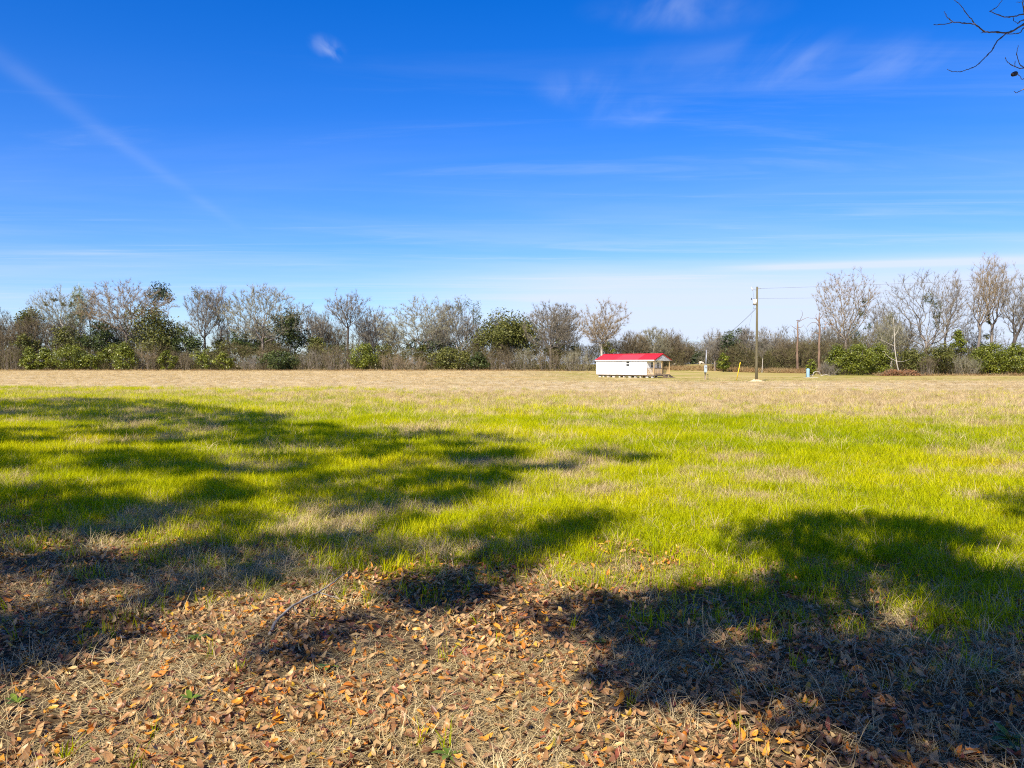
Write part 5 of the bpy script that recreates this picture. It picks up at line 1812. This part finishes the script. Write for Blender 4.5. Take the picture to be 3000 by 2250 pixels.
SHADE = [  # outlines of the shade on the field (where it lies on the ground), strength, crown height range
    ([(-700, 880), (0, 868), (150, 862), (350, 868), (520, 893), (640, 905), (600, 925), (300, 918), (0, 912), (-700, 930)], .95, (11, 15), 'A'),
    ([(-700, 950), (130, 930), (500, 915), (800, 927), (1050, 945), (1200, 955), (1000, 985), (700, 975), (400, 965), (150, 960), (-700, 985)], .95, (10, 14), 'A'),
    ([(-600, 990), (150, 978), (700, 985), (1000, 985), (1280, 975), (1420, 992), (1300, 1010), (1100, 1032), (900, 1052), (600, 1046), (300, 1032), (-600, 1040)], .95, (9, 13), 'A'),
    ([(-300, 1050), (420, 1050), (900, 1047), (1100, 1040), (1030, 1080), (900, 1130), (700, 1160), (500, 1150), (400, 1110), (-300, 1100)], .9, (8, 12), 'B'),
    ([(-400, 1100), (0, 1085), (200, 1078), (330, 1108), (500, 1150), (760, 1165), (900, 1190), (800, 1218), (560, 1245), (300, 1255), (-400, 1275)], .8, (8, 11), 'B'),
    ([(0, 1340), (130, 1290), (300, 1200), (420, 1230), (320, 1320), (160, 1420), (130, 1480), (0, 1480), (-300, 1500), (-300, 1380)], 1.1, (7, 10), 'B'),
    ([(180, 1659), (250, 1560), (430, 1470), (640, 1385), (800, 1330), (960, 1240), (1060, 1190), (1110, 1215), (960, 1300), (780, 1385), (620, 1440), (450, 1540), (560, 1600), (540, 1659)], 1.1, (7, 10), 'B'),
    ([(-300, 1180), (150, 1180), (420, 1180), (620, 1230), (560, 1300), (420, 1360), (300, 1420), (140, 1490), (-300, 1520)], .45, (7, 11), 'B'),
    ([(520, 1180), (900, 1170), (1020, 1190), (880, 1260), (700, 1320), (560, 1330)], .35, (7, 10), 'B'),
    ([(1480, 1290), (2000, 1240), (2700, 1250), (2700, 1659), (1800, 1659), (1700, 1560), (1500, 1480), (1330, 1440), (1250, 1400)], 1.0, (6, 9), 'C'),
    ([(940, 1175), (1150, 1108), (1330, 1128), (1250, 1192), (1050, 1212)], .8, (8, 11), 'B'),
    ([(1640, 1130), (1800, 1108), (2000, 1125), (2110, 1180), (2140, 1230), (2212, 1245), (2700, 1260), (2700, 1450), (1900, 1480), (1500, 1460), (1330, 1440), (1200, 1400), (1160, 1335), (1300, 1300), (1480, 1292), (1600, 1260)], 1.0, (6, 9), 'C'),
    ([(1330, 1440), (1900, 1480), (2700, 1450), (2700, 1659), (1800, 1659), (1640, 1640), (1560, 1560), (1450, 1540)], .85, (6, 8.5), 'C'),
    ([(2150, 1075), (2500, 1060), (2500, 1160), (2212, 1150)], .6, (7, 10), 'C'),
]


def inside(pts, x, y):
    r = np.zeros(len(x), bool)
    n = len(pts)
    for i in range(n):
        (xa, ya), (xb, yb) = pts[i], pts[(i + 1) % n]
        c_ = ((ya > y) != (yb > y)) & (x < (xb - xa) * (y - ya) / (yb - ya + 1e-12) + xa)
        r ^= c_
    return r


G_OAK = leafy('live_oak_leaf', [(0, (0.02, 0.03, 0.008)), (.5, (0.045, 0.06, 0.014)), (1, (0.09, 0.10, 0.03))], .15, .4, .35)
clus = {'A': [], 'B': [], 'C': []}
hx, hy = Ldir.x / -Ldir.z, Ldir.y / -Ldir.z            # ground offset per metre of height
for poly, dens_, (h0, h1), who in SHADE:
    wp = [D2(*q) for q in poly]
    P2 = [(q.x, q.y) for q in wp]
    xs, ys = [q[0] for q in P2], [q[1] for q in P2]
    area = (max(xs) - min(xs)) * (max(ys) - min(ys))
    n = int(area * (4.6 if who == 'C' else 3.0) * dens_)
    x_, y_ = rng.uniform(min(xs), max(xs), n), rng.uniform(min(ys), max(ys), n)
    k = inside(P2, x_, y_) & ((fbm(x_ / .55, y_ / .55, 14, 3) > .37 if who == 'C' else fbm(x_ / 1.2, y_ / 1.2, 13, 3) > (.25 if h0 > 7.5 else .20)))
    for a_, b_ in zip(x_[k], y_[k]):
        h_ = rng.uniform(h0, h1)
        clus[who].append((a_ - hx * h_, b_ - hy * h_, h_))
        if rng.random() < .55:                             # extra leaves added higher along the same ray to block more sky
            h_ += rng.uniform(1.0, 2.6)
            clus[who].append((a_ - hx * h_, b_ - hy * h_, h_))
for who, base_, lab in (('A', (-21, 2.5), 'wide live oak left of the camera shading the far grass'), ('B', (-6.9, -4.2), 'live oak behind the camera at left whose trunk shadow streaks the leaves'),
                        ('C', (-3.2, -8.0), 'dense live oak behind the camera shading the lower right ground')):
    C_ = np.array(clus[who])
    root = Vector((base_[0], base_[1], float(height(*base_))))
    e = tag(empty('live_oak', root), lab, 'tree', 'live oaks around the camera')
    loc = C_ - np.array(root)
    hz = loc[:, 2].min() * .55
    trunk = [(0.12 * math.sin(i), .1 * math.cos(i * 1.3), -.3 + (hz + .3) * i / 7) for i in range(8)]
    sel = loc[rng.permutation(len(loc))[:min(len(loc), 520)]]
    N, P, rad, tips = grow(sel, trunk, .5, .8, .035, .009, 2.1, 5)
    V_, Q_ = tubes(N[P[1:]], N[1:], np.minimum(rad[P[1:]], rad[1:] * 1.3), rad[1:], 7)
    obj('trunk', mesh_np('trunk', V_, [Q_], True), M_BARK_DARK, e)
    Vq, Qq, tq = leaf_quads(loc, .50, 95, .075, 900 + ord(who), 1.0, .8)
    obj('crown', mesh_np('crown', Vq, [Qq], attrs=[('tint', tq, 'FACE')]), G_OAK, e)
    print('oak', who, len(loc), 'clumps')
# unseen oaks added further behind to block low sky and darken the shade
for i, (ox, oy, oh, lab) in enumerate(((-34, -16, 15, 'wide added live oak far behind the camera at left, blocking sky light'), (-12, -24, 16, 'added live oak straight behind the camera, blocking sky light'),
                                       (9, -19, 15, 'added live oak behind the camera at right, blocking sky light'), (27, -12, 14, 'added live oak at the far right behind the camera, blocking sky light'))):
    root = Vector((ox, oy, float(height(ox, oy))))
    e = tag(empty('live_oak', root), lab, 'tree', 'live oaks around the camera')
    loc = crown_points(150, oh, 19, .22, 'spread', 700 + i, 9)
    trunk = [(0.1 * math.sin(k), .1 * math.cos(k), -.3 + 3.2 * k / 5) for k in range(6)]
    N, P, rad, tips = grow(loc, trunk, .5, .9, .05, .03, 2.1, 5 + i)
    V_, Q_ = tubes(N[P[1:]], N[1:], np.minimum(rad[P[1:]], rad[1:] * 1.3), rad[1:], 6)
    obj('trunk', mesh_np('trunk', V_, [Q_], True), M_BARK_DARK, e)
    Vq, Qq, tq = leaf_quads(loc, 1.15, 60, .24, 950 + i, 1.0, .8)
    obj('crown', mesh_np('crown', Vq, [Qq], attrs=[('tint', tq, 'FACE')]), G_OAK, e)

# bare tree right of the camera; only its lowest twigs reach into the picture
M_TWIGN = plain('twig_near', (0.19, 0.165, 0.15), .7, .35, 30, .3, bump=.3)
root = Vector((6.6, 2.4, float(height(6.6, 2.4))))
e = tag(empty('pecan_tree', root), 'bare tree right of the camera dipping thin twigs into the top corner', 'tree')
TD = 4.6


def tw(pts, d0=0.0, d1=-.35):
    n = len(pts)
    return [Vector(at(2700 + x * .1808, y * .1808, TD + d0 + (d1 - d0) * i / max(1, n - 1))) - root for i, (x, y) in enumerate(pts)]


trunk = [(0.1 * math.sin(i * .8), .08 * math.cos(i), -.3 + 11.3 * i / 12) for i in range(13)]
obj('trunk', bm_mesh('trunk', chain(trunk, list(np.linspace(.30, .06, 13)), 12), True), M_BARK, e)
limb_end = Vector(at(3075, 75, TD + .1)) - root
limb = smooth_path([Vector((0, 0, 3.3)), Vector((-.7, .6, 3.75)), limb_end + Vector((1.2, -.5, .3)), limb_end + Vector((.3, -.05, .05)), limb_end], 6)
obj('limb', bm_mesh('limb', chain(limb, [.10 * (1 - i / (len(limb) - 1)) ** 1.8 + .006 for i in range(len(limb))], 9), True), M_BARK, e)
ex = (2075, 415)     # limb end in twig coordinates
for pts, r0_, r1_ in (
        ([ex, (1850, 380), (1659, 395), (1500, 490), (1380, 530), (1200, 520), (1030, 515), (940, 450), (860, 395), (690, 375), (510, 358), (440, 378), (250, 400), (195, 402)], .0095, .0025),
        ([(860, 393), (800, 310), (700, 180), (620, 70), (510, -10)], .0045, .002),
        ([(510, 358), (420, 285), (390, 230), (365, 185)], .0042, .002),
        ([(1385, 532), (1230, 660), (1160, 780), (1120, 840), (1000, 960), (920, 1040), (840, 1090), (700, 1140), (600, 1165), (480, 1150), (415, 1120)], .0058, .002),
        ([(1030, 515), (960, 535)], .004, .002),
        ([ex, (1850, 420), (1659, 450), (1600, 530), (1500, 550), (1380, 552)], .006, .003),
        ([ex, (1900, 200), (1659, 228), (1480, 268), (1340, 276), (1230, 235), (1100, 182)], .0075, .003),
        ([(1110, 182), (1220, 112), (1310, -5)], .004, .002),
        ([(1480, 275), (1500, 340), (1560, 375)], .003, .002),
        ([ex, (1850, 270), (1659, 320), (1600, 345), (1555, 385)], .006, .004),
        ([ex, (1900, 900), (1659, 1100), (1510, 1076), (1400, 1010), (1355, 930)], .006, .002),
        ([(1510, 1076), (1515, 985)], .003, .002),
        ([(1659, 1095), (1590, 1040), (1545, 880), (1565, 735)], .0045, .002),
        ([ex, (1950, 1150), (1659, 1278), (1600, 1245), (1545, 1185)], .005, .0018),
        ([ex, (2000, 1250), (1659, 1440), (1540, 1502), (1497, 1478)], .0055, .002),
        ([(1659, 200), (1640, 60), (1650, -40)], .005, .004), ([(1659, 30), (1530, 35)], .003, .0015)):
    P_ = smooth_path(tw(pts), 5, .0010)
    rr = np.linspace(r0_, r1_, len(P_)) * .62
    rr[3::7] *= 1.5                              # buds and knuckles
    obj('twig', bm_mesh('twig', chain(P_, list(rr), 7), True), M_TWIGN, e)
c0 = tw([(1545, 1185), (1455, 1215)])
bm = chain([c0[0], c0[0].lerp(c0[1], .3), c0[0].lerp(c0[1], .7), c0[1]], [.005, .014, .012, .003], 10)
obj('nut_husk', bm_mesh('husk', bm, True), M_BARK_DARK, e)
# the rest of its crown, above and to the right, out of the picture
rg = np.random.default_rng(77)
pts = np.stack([rg.uniform(-1.0, 6, 90), rg.uniform(-5, 2.0, 90), rg.uniform(6.5, 12.5, 90)], 1)
N, P, rad, tips = grow(pts, [(0, 0, 3 + i) for i in range(7)], .3, .7, .08, .008, 2.2, 8)
V_, Q_ = tubes(N[P[1:]], N[1:], np.minimum(rad[P[1:]], rad[1:] * 1.3), rad[1:], 5)
obj('crown', mesh_np('crown', V_, [Q_], True), M_BARK, e)
